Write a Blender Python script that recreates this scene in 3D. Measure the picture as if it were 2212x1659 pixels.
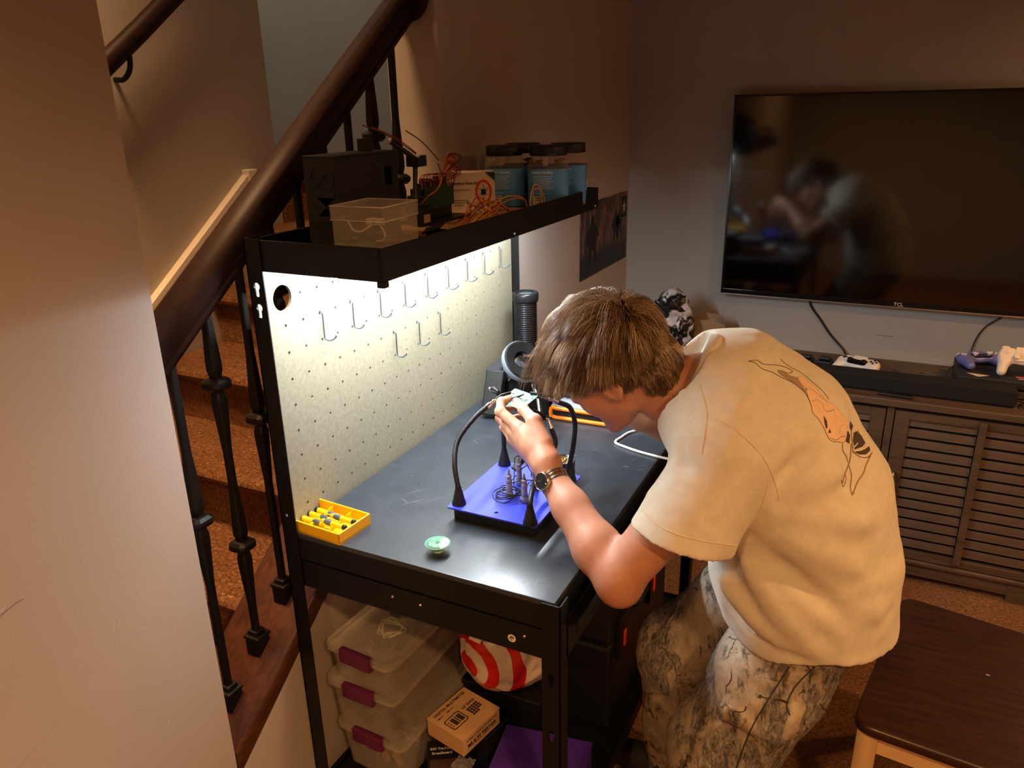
import bpy, bmesh, math, random
import numpy as np
from math import sin, cos, pi, radians, sqrt, atan2
from mathutils import Vector, Matrix, Euler
from mathutils.bvhtree import BVHTree

random.seed(7)
np.random.seed(7)
SC = bpy.context.scene
COL = SC.collection
for o in list(bpy.data.objects):
    bpy.data.objects.remove(o)

# ------------------------------------------------------------------ camera
def cam_axes(yaw, pitch, roll):
    f = Vector((sin(yaw)*cos(pitch), cos(yaw)*cos(pitch), -sin(pitch)))
    r = Vector((cos(yaw), -sin(yaw), 0))
    d = f.cross(r)
    r2 = r*cos(roll) + d*sin(roll)
    d2 = f.cross(r2)
    return r2, d2, f
cam = bpy.data.cameras.new('camera')
cam.sensor_width = 36.0
cam.lens = 1665.6/2212*36
cam.clip_start = 0.02
co = bpy.data.objects.new('camera', cam)
COL.objects.link(co)
_r, _d, _f = cam_axes(radians(-26.61), radians(19.84), radians(1.28))
mw = Matrix((_r, -_d, -_f)).transposed().to_4x4()
mw.translation = (0, 0, 1.75)
co.matrix_world = mw
SC.camera = co

# ------------------------------------------------------------------ world + lamps + exposure
w = bpy.data.worlds.new('world')
SC.world = w
w.use_nodes = True
w.node_tree.nodes['Background'].inputs[0].default_value = (0.9, 0.75, 0.6, 1)
w.node_tree.nodes['Background'].inputs[1].default_value = 0.006
SC.view_settings.view_transform = 'Standard'
SC.view_settings.look = 'None'
SC.view_settings.exposure = 0.0
SC.view_settings.gamma = 1.0
SC.view_settings.use_curve_mapping = False

WARM = (1.0, 0.53, 0.21)
def ceiling_lamp(name, loc, power, size=0.14, spread=150, col=WARM, rot=(0, 0, 0)):
    l = bpy.data.lights.new(name, 'AREA')
    l.shape = 'DISK'
    l.size = size
    l.energy = power
    l.color = col
    l.spread = radians(spread)
    o = bpy.data.objects.new(name, l)
    o.location = loc
    o.rotation_euler = rot
    COL.objects.link(o)
    return o
ceiling_lamp('recessed_lamp_near', (0.75, -0.25, 2.42), 34)
ceiling_lamp('added_fill_left', (-0.40, -0.75, 2.42), 22)  # added fill, no fixture there: brightens the upper near-left wall
ceiling_lamp('recessed_lamp_middle', (1.35, 1.35, 2.42), 27)
ceiling_lamp('recessed_lamp_far', (1.45, 2.80, 2.42), 16)
ceiling_lamp('stairwell_lamp', (-1.62, 1.0, 3.9), 26, size=0.6, spread=70, col=(1.0, 0.56, 0.26))
ceiling_lamp('landing_lamp', (-3.0, 2.75, 4.3), 22, size=0.3, col=(1.0, 0.86, 0.66))
LED_STRENGTH = 260.0

# ------------------------------------------------------------------ materials
def c(r, g, b):
    def f(v):
        v = v/255.0
        return v/12.92 if v <= 0.04045 else ((v+0.055)/1.055)**2.4
    return (f(r), f(g), f(b), 1.0)

class NT:
    def __init__(s, name):
        s.m = bpy.data.materials.new(name)
        s.m.use_nodes = True
        s.nt = s.m.node_tree
        s.b = s.nt.nodes['Principled BSDF']
        s.co = None
    def n(s, typ, **kw):
        nd = s.nt.nodes.new(typ)
        for k, v in kw.items():
            setattr(nd, k, v)
        return nd
    def l(s, a, b):
        s.nt.links.new(a, b)
    def coord(s, which='Object', scale=(1, 1, 1), rot=(0, 0, 0)):
        t = s.n('ShaderNodeTexCoord')
        mp = s.n('ShaderNodeMapping')
        mp.inputs['Scale'].default_value = scale
        mp.inputs['Rotation'].default_value = rot
        s.l(t.outputs[which], mp.inputs['Vector'])
        return mp.outputs['Vector']
    def noise(s, vec, scale, detail=4, rough=0.55, dist=0.0):
        nd = s.n('ShaderNodeTexNoise')
        nd.inputs['Scale'].default_value = scale
        nd.inputs['Detail'].default_value = detail
        nd.inputs['Roughness'].default_value = rough
        nd.inputs['Distortion'].default_value = dist
        if vec is not None:
            s.l(vec, nd.inputs['Vector'])
        return nd.outputs['Fac']
    def ramp(s, fac, stops, interp='LINEAR'):
        r = s.n('ShaderNodeValToRGB')
        r.color_ramp.interpolation = interp
        els = r.color_ramp.elements
        while len(els) < len(stops):
            els.new(0.5)
        for e, (p, col) in zip(els, stops):
            e.position = p
            e.color = col if len(col) == 4 else (*col, 1)
        s.l(fac, r.inputs['Fac'])
        return r.outputs['Color']
    def mix(s, fac, a, b, blend='MIX'):
        m = s.n('ShaderNodeMix', data_type='RGBA', blend_type=blend)
        for sock, v in ((m.inputs[0], fac), (m.inputs[6], a), (m.inputs[7], b)):
            if hasattr(v, 'node'):
                s.l(v, sock)
            else:
                sock.default_value = v
        return m.outputs[2]
    def bump(s, h, strength=0.3, dist=0.01, prev=None):
        b = s.n('ShaderNodeBump')
        b.inputs['Strength'].default_value = strength
        b.inputs['Distance'].default_value = dist
        s.l(h, b.inputs['Height'])
        if prev is not None:
            s.l(prev, b.inputs['Normal'])
        return b.outputs['Normal']

MATS = {}
def mat(name, col, rough=0.5, metal=0.0, spec=0.5, var=0.0, vscale=8.0, col2=None, bump=0.0, bscale=200.0, bdist=0.002,
        trans=0.0, ior=1.45, emit=0.0, alpha=1.0, coat=0.0, sheen=0.0, sss=0.0, stretch=(1, 1, 1)):
    if name in MATS:
        return MATS[name]
    t = NT(name)
    b = t.b
    b.inputs['Base Color'].default_value = col
    b.inputs['Roughness'].default_value = rough
    b.inputs['Metallic'].default_value = metal
    b.inputs['Specular IOR Level'].default_value = spec
    b.inputs['IOR'].default_value = ior
    if trans: b.inputs['Transmission Weight'].default_value = trans
    if alpha < 1: b.inputs['Alpha'].default_value = alpha
    if coat:
        b.inputs['Coat Weight'].default_value = coat
        b.inputs['Coat Roughness'].default_value = 0.15
    if sheen: b.inputs['Sheen Weight'].default_value = sheen
    if sss:
        b.inputs['Subsurface Weight'].default_value = sss
        b.inputs['Subsurface Radius'].default_value = (0.012, 0.005, 0.003)
        b.inputs['Subsurface Scale'].default_value = 1.0
    if emit:
        b.inputs['Emission Color'].default_value = col
        b.inputs['Emission Strength'].default_value = emit
    v = None
    if var or bump:
        v = t.coord(scale=stretch)
    if var:
        if col2 is None:
            col2 = (col[0]*(1-var), col[1]*(1-var), col[2]*(1-var), 1)
        f = t.noise(v, vscale, 5, 0.6)
        t.l(t.ramp(f, [(0.3, col), (0.7, col2)]), b.inputs['Base Color'])
    if bump:
        t.l(t.bump(t.noise(v, bscale, 3, 0.6), bump, bdist), b.inputs['Normal'])
    MATS[name] = t.m
    return t.m

# ------------------------------------------------------------------ object helpers
def world_of(o):
    m = Matrix.Identity(4)
    while o is not None:
        m = o.matrix_basis @ m
        o = o.parent
    return m
def tag(o, label=None, cat=None, group=None, kind=None):
    if label: o['label'] = label
    if cat: o['category'] = cat
    if group: o['group'] = group
    if kind: o['kind'] = kind
    return o
def thing(name, label, cat, loc=(0, 0, 0), rotz=0.0, group=None, rot=None):
    o = bpy.data.objects.new(name, None)
    o.empty_display_size = 0.05
    o.location = loc
    o.rotation_euler = rot if rot else (0, 0, rotz)
    COL.objects.link(o)
    return tag(o, label, cat, group)
def copy_tree(o, parent=None):
    r = o.copy()
    COL.objects.link(r)
    r.parent = parent
    for ch in [x for x in bpy.data.objects if x.parent is o]:
        copy_tree(ch, r)
    return r
def copy_part(o, loc=None, rot=None, parent='same'):
    r = o.copy()
    COL.objects.link(r)
    if parent != 'same':
        r.parent = parent
    if loc is not None: r.location = loc
    if rot is not None: r.rotation_euler = rot
    for ch in [x for x in bpy.data.objects if x.parent is o]:
        copy_tree(ch, r)
    return r

def catmull(pts, n=8, closed=False):
    P = [Vector(p) for p in pts]
    out = []
    m = len(P)
    rng = range(m if closed else m-1)
    for i in rng:
        if closed:
            p0, p1, p2, p3 = P[(i-1) % m], P[i], P[(i+1) % m], P[(i+2) % m]
        else:
            p1, p2 = P[i], P[i+1]
            p0 = P[i-1] if i > 0 else p1*2-p2
            p3 = P[i+2] if i+2 < m else p2*2-p1
        for k in range(n):
            t = k/n
            out.append(0.5*((2*p1)+(p2-p0)*t+(2*p0-5*p1+4*p2-p3)*t*t+(3*p1-p0-3*p2+p3)*t**3))
    if not closed:
        out.append(P[-1].copy())
    return out

class MB:
    """collects geometry into one mesh"""
    def __init__(s):
        s.v, s.f, s.mi, s.sm = [], [], [], []
    def add(s, vs, fs, mi=0, smooth=False, M=None):
        b = len(s.v)
        for p in vs:
            s.v.append(tuple(M @ Vector(p)) if M is not None else tuple(p))
        for f in fs:
            s.f.append(tuple(b+i for i in f))
            s.mi.append(mi)
            s.sm.append(smooth)
        return s
    def box(s, lo, hi, bev=0.0, M=None, mi=0):
        x0, y0, z0 = lo
        x1, y1, z1 = hi
        if bev <= 0:
            vs = [(x0,y0,z0),(x1,y0,z0),(x1,y1,z0),(x0,y1,z0),(x0,y0,z1),(x1,y0,z1),(x1,y1,z1),(x0,y1,z1)]
            fs = [(0,3,2,1),(4,5,6,7),(0,1,5,4),(1,2,6,5),(2,3,7,6),(3,0,4,7)]
            return s.add(vs, fs, mi, False, M)
        bm = bmesh.new()
        bmesh.ops.create_cube(bm, size=1)
        bmesh.ops.scale(bm, vec=(x1-x0, y1-y0, z1-z0), verts=bm.verts)
        bmesh.ops.translate(bm, vec=((x0+x1)/2, (y0+y1)/2, (z0+z1)/2), verts=bm.verts)
        bmesh.ops.bevel(bm, geom=list(bm.edges), offset=bev, segments=2, affect='EDGES', profile=0.5)
        s.bm(bm, mi, False, M)
        return s
    def bm(s, bm, mi=0, smooth=False, M=None):
        bm.verts.index_update()
        s.add([v.co[:] for v in bm.verts], [tuple(v.index for v in f.verts) for f in bm.faces], mi, smooth, M)
        bm.free()
        return s
    def cyl(s, a, b, r, r2=None, n=16, cap=True, mi=0, smooth=True, M=None):
        a, b = Vector(a), Vector(b)
        r2 = r if r2 is None else r2
        d = (b-a).normalized()
        u = d.orthogonal().normalized()
        w_ = d.cross(u)
        vs, fs = [], []
        for P, R in ((a, r), (b, r2)):
            for i in range(n):
                t = 2*pi*i/n
                vs.append(P+u*(R*cos(t))+w_*(R*sin(t)))
        for i in range(n):
            fs.append((i, (i+1) % n, n+(i+1) % n, n+i))
        s.add(vs, fs, mi, smooth, M)
        if cap:
            s.add(vs[:n], [tuple(range(n-1, -1, -1))], mi, False, M)
            s.add(vs[n:], [tuple(range(n))], mi, False, M)
        return s
    def tube(s, pts, r, n=8, closed=False, mi=0, M=None, cap=True, sy=1.0):
        P = [Vector(p) for p in pts]
        m = len(P)
        rr = r if hasattr(r, '__len__') else [r]*m
        vs, fs = [], []
        up = None
        for i in range(m):
            if closed:
                t = (P[(i+1) % m]-P[i-1])
            else:
                t = P[min(i+1, m-1)]-P[max(i-1, 0)]
            if t.length < 1e-9: t = Vector((0, 0, 1))
            t.normalize()
            if up is None:
                up = t.orthogonal().normalized()
            up = (up-t*up.dot(t))
            if up.length < 1e-6: up = t.orthogonal()
            up.normalize()
            w_ = t.cross(up)
            for k in range(n):
                a = 2*pi*k/n
                vs.append(P[i]+up*(rr[i]*cos(a))+w_*(rr[i]*sin(a)*sy))
        q = m if closed else m-1
        for i in range(q):
            for k in range(n):
                j = (i+1) % m
                fs.append((i*n+k, i*n+(k+1) % n, j*n+(k+1) % n, j*n+k))
        s.add(vs, fs, mi, True, M)
        if cap and not closed:
            s.add(vs[:n], [tuple(range(n-1, -1, -1))], mi, False, M)
            s.add(vs[-n:], [tuple(range(n))], mi, False, M)
        return s
    def lathe(s, prof, n=24, mi=0, M=None, smooth=True, base=(0, 0, 0)):
        vs, fs = [], []
        for r, z in prof:
            for i in range(n):
                a = 2*pi*i/n
                vs.append((base[0]+r*cos(a), base[1]+r*sin(a), base[2]+z))
        for j in range(len(prof)-1):
            for i in range(n):
                fs.append((j*n+i, j*n+(i+1) % n, (j+1)*n+(i+1) % n, (j+1)*n+i))
        s.add(vs, fs, mi, smooth, M)
        return s
    def prism(s, poly, z0, z1, mi=0, M=None, smooth=False):
        n = len(poly)
        vs = [(x, y, z0) for x, y in poly]+[(x, y, z1) for x, y in poly]
        fs = [tuple(range(n-1, -1, -1)), tuple(range(n, 2*n))]
        s.add(vs, fs, mi, False, M)
        s.add(vs, [(i, (i+1) % n, n+(i+1) % n, n+i) for i in range(n)], mi, smooth, M)
        return s
    def sphere(s, cpos, r, nu=16, nv=10, mi=0, M=None):
        rx, ry, rz = (r, r, r) if not hasattr(r, '__len__') else r
        vs, fs = [], []
        for j in range(nv+1):
            t = pi*j/nv
            for i in range(nu):
                a = 2*pi*i/nu
                vs.append((cpos[0]+rx*sin(t)*cos(a), cpos[1]+ry*sin(t)*sin(a), cpos[2]-rz*cos(t)))
        for j in range(nv):
            for i in range(nu):
                fs.append((j*nu+i, j*nu+(i+1) % nu, (j+1)*nu+(i+1) % nu, (j+1)*nu+i))
        return s.add(vs, fs, mi, True, M)
    def build(s, name, mats, parent=None, local=True, weld=False):
        me = bpy.data.meshes.new(name)
        V = s.v
        if parent is not None and not local:
            inv = world_of(parent).inverted()
            V = [tuple(inv @ Vector(p)) for p in V]
        me.from_pydata(V, [], s.f)
        if not isinstance(mats, (list, tuple)): mats = [mats]
        for m_ in mats: me.materials.append(m_)
        me.polygons.foreach_set('material_index', s.mi)
        me.polygons.foreach_set('use_smooth', s.sm)
        if weld:
            bm = bmesh.new(); bm.from_mesh(me)
            bmesh.ops.remove_doubles(bm, verts=bm.verts, dist=1e-5)
            bmesh.ops.recalc_face_normals(bm, faces=bm.faces)
            bm.to_mesh(me); bm.free()
        me.update()
        o = bpy.data.objects.new(name, me)
        COL.objects.link(o)
        if parent is not None: o.parent = parent
        return o

def np_mesh(name, V, Q, mats, parent=None, smooth=True, local=False):
    """object from numpy verts (world) and quad / tri array"""
    me = bpy.data.meshes.new(name)
    V = np.asarray(V, dtype=np.float64)
    if parent is not None and not local:
        inv = np.array(world_of(parent).inverted())
        V = V @ inv[:3, :3].T + inv[:3, 3]
    k = Q.shape[1]
    me.vertices.add(len(V)); me.vertices.foreach_set('co', V.astype(np.float32).ravel())
    me.loops.add(Q.size); me.loops.foreach_set('vertex_index', Q.astype(np.int32).ravel())
    me.polygons.add(len(Q))
    me.polygons.foreach_set('loop_start', np.arange(0, Q.size, k, dtype=np.int32))
    me.polygons.foreach_set('loop_total', np.full(len(Q), k, dtype=np.int32))
    me.polygons.foreach_set('use_smooth', np.full(len(Q), smooth))
    if not isinstance(mats, (list, tuple)): mats = [mats]
    for m_ in mats: me.materials.append(m_)
    me.update(calc_edges=True)
    me.validate()
    o = bpy.data.objects.new(name, me)
    COL.objects.link(o)
    if parent is not None: o.parent = parent
    return o

def text_mesh(s, size, M, depth=0.0004, align='CENTER', bold=False):
    """text as an MB (flat lettering with a hair of thickness); M places it (x right, y up, z out)"""
    cu = bpy.data.curves.new('lettering', 'FONT')
    cu.body = s
    cu.size = size
    cu.align_x = align
    cu.align_y = 'CENTER'
    cu.extrude = depth
    cu.offset = size*0.02 if bold else 0
    cu.resolution_u = 3
    o = bpy.data.objects.new('lettering', cu)
    COL.objects.link(o)
    dg = bpy.context.evaluated_depsgraph_get()
    me = bpy.data.meshes.new_from_object(o.evaluated_get(dg))
    mb = MB()
    mb.add([v.co[:] for v in me.vertices], [tuple(p.vertices) for p in me.polygons], 0, False, M)
    bpy.data.objects.remove(o)
    bpy.data.curves.remove(cu)
    bpy.data.meshes.remove(me)
    return mb
def frame(o, x, y):
    """matrix with origin o, x axis, y axis"""
    x = Vector(x).normalized()
    z = x.cross(Vector(y)).normalized()
    y = z.cross(x)
    m = Matrix((x, y, z)).transposed().to_4x4()
    m.translation = Vector(o)
    return m
def T(x, y, z): return Matrix.Translation((x, y, z))
def RX(a): return Matrix.Rotation(radians(a), 4, 'X')
def RY(a): return Matrix.Rotation(radians(a), 4, 'Y')
def RZ(a): return Matrix.Rotation(radians(a), 4, 'Z')

# ---- signed distance fields -> mesh (surface nets)
def sdf_mesh(fn, lo, hi, h):
    lo = np.array(lo, float); hi = np.array(hi, float)
    n = np.ceil((hi-lo)/h).astype(int)+1
    ax = [lo[i]+h*np.arange(n[i]) for i in range(3)]
    X, Y, Z = np.meshgrid(*ax, indexing='ij')
    P = np.stack([X, Y, Z], -1).reshape(-1, 3).astype(np.float32)
    vals = np.empty(len(P), np.float32)
    CH = 600000
    for i in range(0, len(P), CH):
        vals[i:i+CH] = fn(P[i:i+CH])
    D = vals.reshape(n)
    S = D < 0
    c0 = [slice(0, -1), slice(1, None)]
    cnt = sum(S[c0[i], c0[j], c0[k]].astype(np.int8) for i in (0, 1) for j in (0, 1) for k in (0, 1))
    act = (cnt > 0) & (cnt < 8)
    idx = np.argwhere(act)
    vid = -np.ones(act.shape, np.int64)
    vid[act] = np.arange(len(idx))
    acc = np.zeros((len(idx), 3)); num = np.zeros(len(idx))
    for axis in range(3):
        o1, o2 = [a for a in range(3) if a != axis]
        for a in (0, 1):
            for b in (0, 1):
                off0 = np.zeros(3, int); off0[o1] = a; off0[o2] = b
                off1 = off0.copy(); off1[axis] = 1
                i0 = idx+off0; i1 = idx+off1
                d0 = D[i0[:, 0], i0[:, 1], i0[:, 2]]; d1 = D[i1[:, 0], i1[:, 1], i1[:, 2]]
                m_ = (d0 < 0) != (d1 < 0)
                t = np.where(m_, d0/(d0-d1+1e-12), 0)
                p = off0[None, :].astype(float).repeat(len(idx), 0)
                p[:, axis] = t
                acc[m_] += p[m_]; num[m_] += 1
    V = lo+h*(idx+acc/num[:, None])
    quads = []
    for axis in range(3):
        o1, o2 = (axis+1) % 3, (axis+2) % 3
        sl0 = [slice(None)]*3; sl1 = [slice(None)]*3
        sl0[axis] = slice(0, -1); sl1[axis] = slice(1, None)
        A = S[tuple(sl0)]; B = S[tuple(sl1)]
        e = np.argwhere(A != B)
        ok = (e[:, o1] > 0) & (e[:, o2] > 0) & (e[:, o1] < n[o1]-1) & (e[:, o2] < n[o2]-1)
        e = e[ok]
        inside = A[e[:, 0], e[:, 1], e[:, 2]]
        def g(a, b):
            q = e.copy(); q[:, o1] -= a; q[:, o2] -= b
            return vid[q[:, 0], q[:, 1], q[:, 2]]
        q = np.stack([g(1, 1), g(0, 1), g(0, 0), g(1, 0)], 1)
        q[~inside] = q[~inside][:, ::-1]
        quads.append(q)
    Q = np.concatenate(quads)
    Q = Q[(Q >= 0).all(1)]
    return V, Q
def relax(V, Q, it=2, lam=0.5):
    e = np.concatenate([Q[:, [0, 1]], Q[:, [1, 2]], Q[:, [2, 3]], Q[:, [3, 0]]])
    e = np.concatenate([e, e[:, ::-1]])
    cnt = np.bincount(e[:, 0], minlength=len(V)).astype(float)[:, None]
    for k in range(it):
        s_ = np.stack([np.bincount(e[:, 0], weights=V[e[:, 1], j], minlength=len(V)) for j in range(3)], 1)
        V = V+lam*(s_/np.maximum(cnt, 1)-V)
    return V
def s_ell(P, cpos, r, R=None):
    d = P-np.array(cpos, np.float32)
    if R is not None: d = d @ np.array(R, np.float32)
    r = np.array(r, np.float32)
    k0 = np.sqrt(((d/r)**2).sum(1)); k1 = np.sqrt(((d/(r*r))**2).sum(1))
    return k0*(k0-1)/(k1+1e-9)
def s_cone(P, a, b, r1, r2):
    a = np.array(a, np.float32); b = np.array(b, np.float32)
    ba = b-a
    h = np.clip(((P-a) @ ba)/(ba @ ba), 0, 1)
    d = P-a-h[:, None]*ba
    return np.sqrt((d*d).sum(1))-(r1+(r2-r1)*h)
def smin(a, b, k):
    h = np.clip(0.5+0.5*(b-a)/k, 0, 1)
    return b+(a-b)*h-k*h*(1-h)
def smax(a, b, k): return -smin(-a, -b, k)
# ================================================================== SETTING
from mathutils.geometry import tessellate_polygon
def plate(mb, outer, holes, t0, t1, M, mi=0):
    """flat plate with holes: outline in local x,y, thickness along local z"""
    loops = [[Vector((x, y, 0)) for x, y in outer]]+[[Vector((x, y, 0)) for x, y in h] for h in holes]
    flat = [p for l in loops for p in l]
    tris = tessellate_polygon(loops)
    n = len(flat)
    def tri(t, flip):
        a, b, c_ = (flat[i] for i in t)
        ccw = (b.x-a.x)*(c_.y-a.y)-(b.y-a.y)*(c_.x-a.x) > 0
        return tuple(t) if ccw != flip else tuple(reversed(t))
    vs = [(p.x, p.y, t0) for p in flat]+[(p.x, p.y, t1) for p in flat]
    fs = [tri(t, True) for t in tris]+[tuple(n+i for i in tri(t, False)) for t in tris]
    k = 0
    for li, l in enumerate(loops):
        m = len(l)
        area = sum(l[i].x*l[(i+1) % m].y-l[(i+1) % m].x*l[i].y for i in range(m))
        for i in range(m):
            a, b = k+i, k+(i+1) % m
            q = (a, b, n+b, n+a)
            if (area > 0) != (li == 0): q = q[::-1]
            fs.append(q)
        k += m
    mb.add(vs, fs, mi, False, M)
    return mb
def circ(x, y, r, n=10, ry=None):
    ry = r if ry is None else ry
    return [(x+r*cos(2*pi*i/n), y+ry*sin(2*pi*i/n)) for i in range(n)]
def keyhole(x, y, r=0.0075, r2=0.0042, drop=0.017):
    pts = [(x+r*cos(a), y+r*sin(a)) for a in [radians(d) for d in range(-55, 236, 24)]]
    pts += [(x-r2, y-drop*0.55)]
    pts += [(x+r2*cos(a), y-drop+r2*sin(a)) for a in [radians(d) for d in (180, 225, 270, 315, 360)]]
    pts += [(x+r2, y-drop*0.55)]
    return pts

def paint_mat(name, col, rough=0.75):
    t = NT(name)
    v = t.coord()
    f = t.noise(v, 3.0, 3, 0.5)
    c2 = (col[0]*0.92, col[1]*0.92, col[2]*0.92, 1)
    t.l(t.ramp(f, [(0.35, col), (0.7, c2)]), t.b.inputs['Base Color'])
    t.b.inputs['Roughness'].default_value = rough
    t.b.inputs['Specular IOR Level'].default_value = 0.3
    t.l(t.bump(t.noise(v, 260, 3, 0.6), 0.12, 0.002), t.b.inputs['Normal'])
    return t.m
PAINT = paint_mat('wall_paint', c(184, 173, 163))
PAINT_TV = paint_mat('wall_paint_grey', c(170, 166, 160))
CEIL = paint_mat('ceiling_paint', c(205, 195, 182))
WHITE_TRIM = mat('white_trim', c(240, 230, 212), 0.45)

def carpet_mat():
    t = NT('carpet')
    v = t.coord()
    f = t.noise(v, 95, 4, 0.75, 0.6)
    big = t.noise(v, 4, 2, 0.5)
    colr = t.ramp(f, [(0.3, c(116, 74, 46)), (0.5, c(196, 136, 90)), (0.72, c(232, 182, 136))])
    colr = t.mix(t.ramp(big, [(0.35, (0, 0, 0)), (0.75, (0.35, 0.35, 0.35))]), colr, c(120, 76, 46))
    t.l(colr, t.b.inputs['Base Color'])
    t.b.inputs['Roughness'].default_value = 0.95
    t.b.inputs['Specular IOR Level'].default_value = 0.1
    nb = t.bump(t.noise(v, 95, 5, 0.8, 0.8), 1.0, 0.03)
    t.l(nb, t.b.inputs['Normal'])
    return t.m
CARPET = carpet_mat()

def struct(o):
    o['kind'] = 'structure'
    return o
XW = -1.105      # room face of the stair-side wall
XI = -1.263      # its stair face
YE, YJ = 0.864, 1.83   # stair opening from YE to YJ
YB = 3.42        # TV wall
def zcap(y): return 0.5255+0.755*(y-0.938)

struct(MB().box((-1.263, -2.2, -0.06), (3.2, YB+0.12, 0.0)).build('floor', CARPET))
struct(MB().box((XI, -2.2, 2.45), (3.2, YB+0.12, 2.55)).build('ceiling', CEIL))
wl = struct(MB().box((XI, -2.2, 0), (XW, YE, 2.45)).build('wall_left', PAINT))
struct(MB().box((XI, YJ, 0), (XW, YB, 2.45)).build('wall_left_rear', PAINT))
m = MB()
ys = [YE+0.002, YJ-0.002]
poly = [(YE+0.002, 0.0), (YJ-0.002, 0.0), (YJ-0.002, zcap(YJ)-0.06), (YE+0.002, zcap(YE)-0.06)]
m.prism(poly, XI+0.002, XW, M=Matrix(((0, 0, 1, 0), (1, 0, 0, 0), (0, 1, 0, 0), (0, 0, 0, 1))))
struct(m.build('wall_understair', PAINT))
struct(MB().box((XI-0.1, YB, 0), (3.2, YB+0.12, 2.45)).build('wall_back', PAINT_TV))
struct(MB().box((3.2, -2.2, 0), (3.32, YB+0.12, 2.45)).build('wall_right', PAINT))
struct(MB().box((XI, -2.32, 0), (3.2, -2.2, 2.45)).build('wall_front', PAINT))
# stairwell shell beyond the railing
struct(MB().box((-2.32, -1.0, 0), (-2.2, 2.39, 4.4)).build('wall_stairwell', PAINT))
struct(MB().box((-4.2, 3.4, 0), (XI-0.1, 3.52, 4.4)).build('wall_landing', PAINT_TV))
struct(MB().box((-4.3, 2.3, 0), (-4.2, 3.52, 4.4)).build('wall_landing_side', PAINT))
struct(MB().box((XI, -1.0, 2.56), (XW, YB, 4.4)).build('wall_stairwell_upper', PAINT))
struct(MB().box((-4.2, -1.0, 4.4), (XW, 3.52, 4.5)).build('ceiling_stairwell', CEIL))
struct(MB().box((-2.2, -1.1, 0), (XI, -1.0, 4.4)).build('wall_stairwell_front', PAINT))
struct(MB().box((-1.104, YJ+0.4, 0), (-1.092, YB-0.012, 0.11), 0.003).build('baseboard_left', WHITE_TRIM))
struct(MB().box((-1.09, YB-0.014, 0), (3.19, YB-0.001, 0.11), 0.003).build('baseboard_back', WHITE_TRIM))

# scuffs and scratches on the near wall
SCUFF = mat('wall_scratch', c(232, 222, 212), 0.8)
SCUFFD = mat('wall_scuff', c(140, 128, 120), 0.9)
def scratch(a, b, wd, m_):
    (y0, z0), (y1, z1) = a, b
    n = 10
    d = Vector((0, y1-y0, z1-z0)).normalized()
    nn = Vector((0, -d.z, d.y))
    vs, fs = [], []
    for i in range(n+1):
        t = i/n
        p = Vector((XW+0.0006, y0+(y1-y0)*t, z0+(z1-z0)*t))+nn*random.uniform(-0.0015, 0.0015)
        ww = wd*sin(pi*min(max(t, 0.06), 0.94))*random.uniform(0.6, 1)
        vs += [p-nn*ww, p+nn*ww]
        if i < n: fs.append((2*i, 2*i+2, 2*i+3, 2*i+1))
    mb = MB().add(vs, fs)
    mb.add([(x-0.0006, y, z) for x, y, z in vs], [f[::-1] for f in fs])
    return mb.build('scratch', m_, wl)
scratch((0.60, 0.875), (0.70, 0.905), 0.0007, SCUFF)
scratch((0.46, 0.80), (0.58, 0.845), 0.0006, SCUFF)
scratch((0.41, 0.785), (0.475, 0.806), 0.0005, SCUFF)
scratch((0.40, 0.685), (0.415, 0.69), 0.003, SCUFF)
scratch((0.655, 0.92), (0.70, 0.945), 0.0007, SCUFF)
scratch((0.47, 1.055), (0.53, 1.075), 0.0014, SCUFF)
scratch((0.40, 1.04), (0.55, 1.07), 0.0016, SCUFFD)
scratch((0.72, 0.66), (0.745, 0.69), 0.0009, SCUFF)
scratch((0.56, 0.63), (0.60, 0.65), 0.0008, SCUFF)
# scuff on the TV wall is built with the wall
wb = bpy.data.objects['wall_back']
MB().box((-0.02, YB-0.0006, 0.822), (0.045, YB, 0.826)).build('scratch', SCUFFD, wb)

# ------------------------------------------------------------------ stairs
st = thing('staircase', 'flight of carpeted steps rising behind the iron balusters', 'staircase', (-1.75, 1.0, 0))
RISE, RUN = 0.19, 0.262
for n in range(2, 9):
    yr = 1.724+RUN*(n-5)
    z = RISE*n
    yb = yr+RUN if n < 8 else 3.395
    prof = [(yr+0.0, z-RISE-0.02), (yr, z-0.05)]
    prof += [(yr-0.004-0.026*sin(a)*1.0, z-0.05+0.025-0.025*cos(a)) for a in [radians(d) for d in range(0, 181, 30)]]
    prof += [(yb+(0.02 if n < 8 else 0), z), (yb+(0.02 if n < 8 else 0), z-RISE-0.02)]
    M_ = Matrix(((0, 0, 1, 0), (1, 0, 0, 0), (0, 1, 0, 0), (0, 0, 0, 1)))
    x0 = -2.195 if n < 8 else -2.195
    mb = MB().prism(prof, x0, XI-0.026, M=M_, smooth=False)
    if n == 8: mb.box((-4.19, 2.40, z-0.2), (-2.195, 3.395, z))
    mb.build('step', CARPET, st, local=False)

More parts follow.
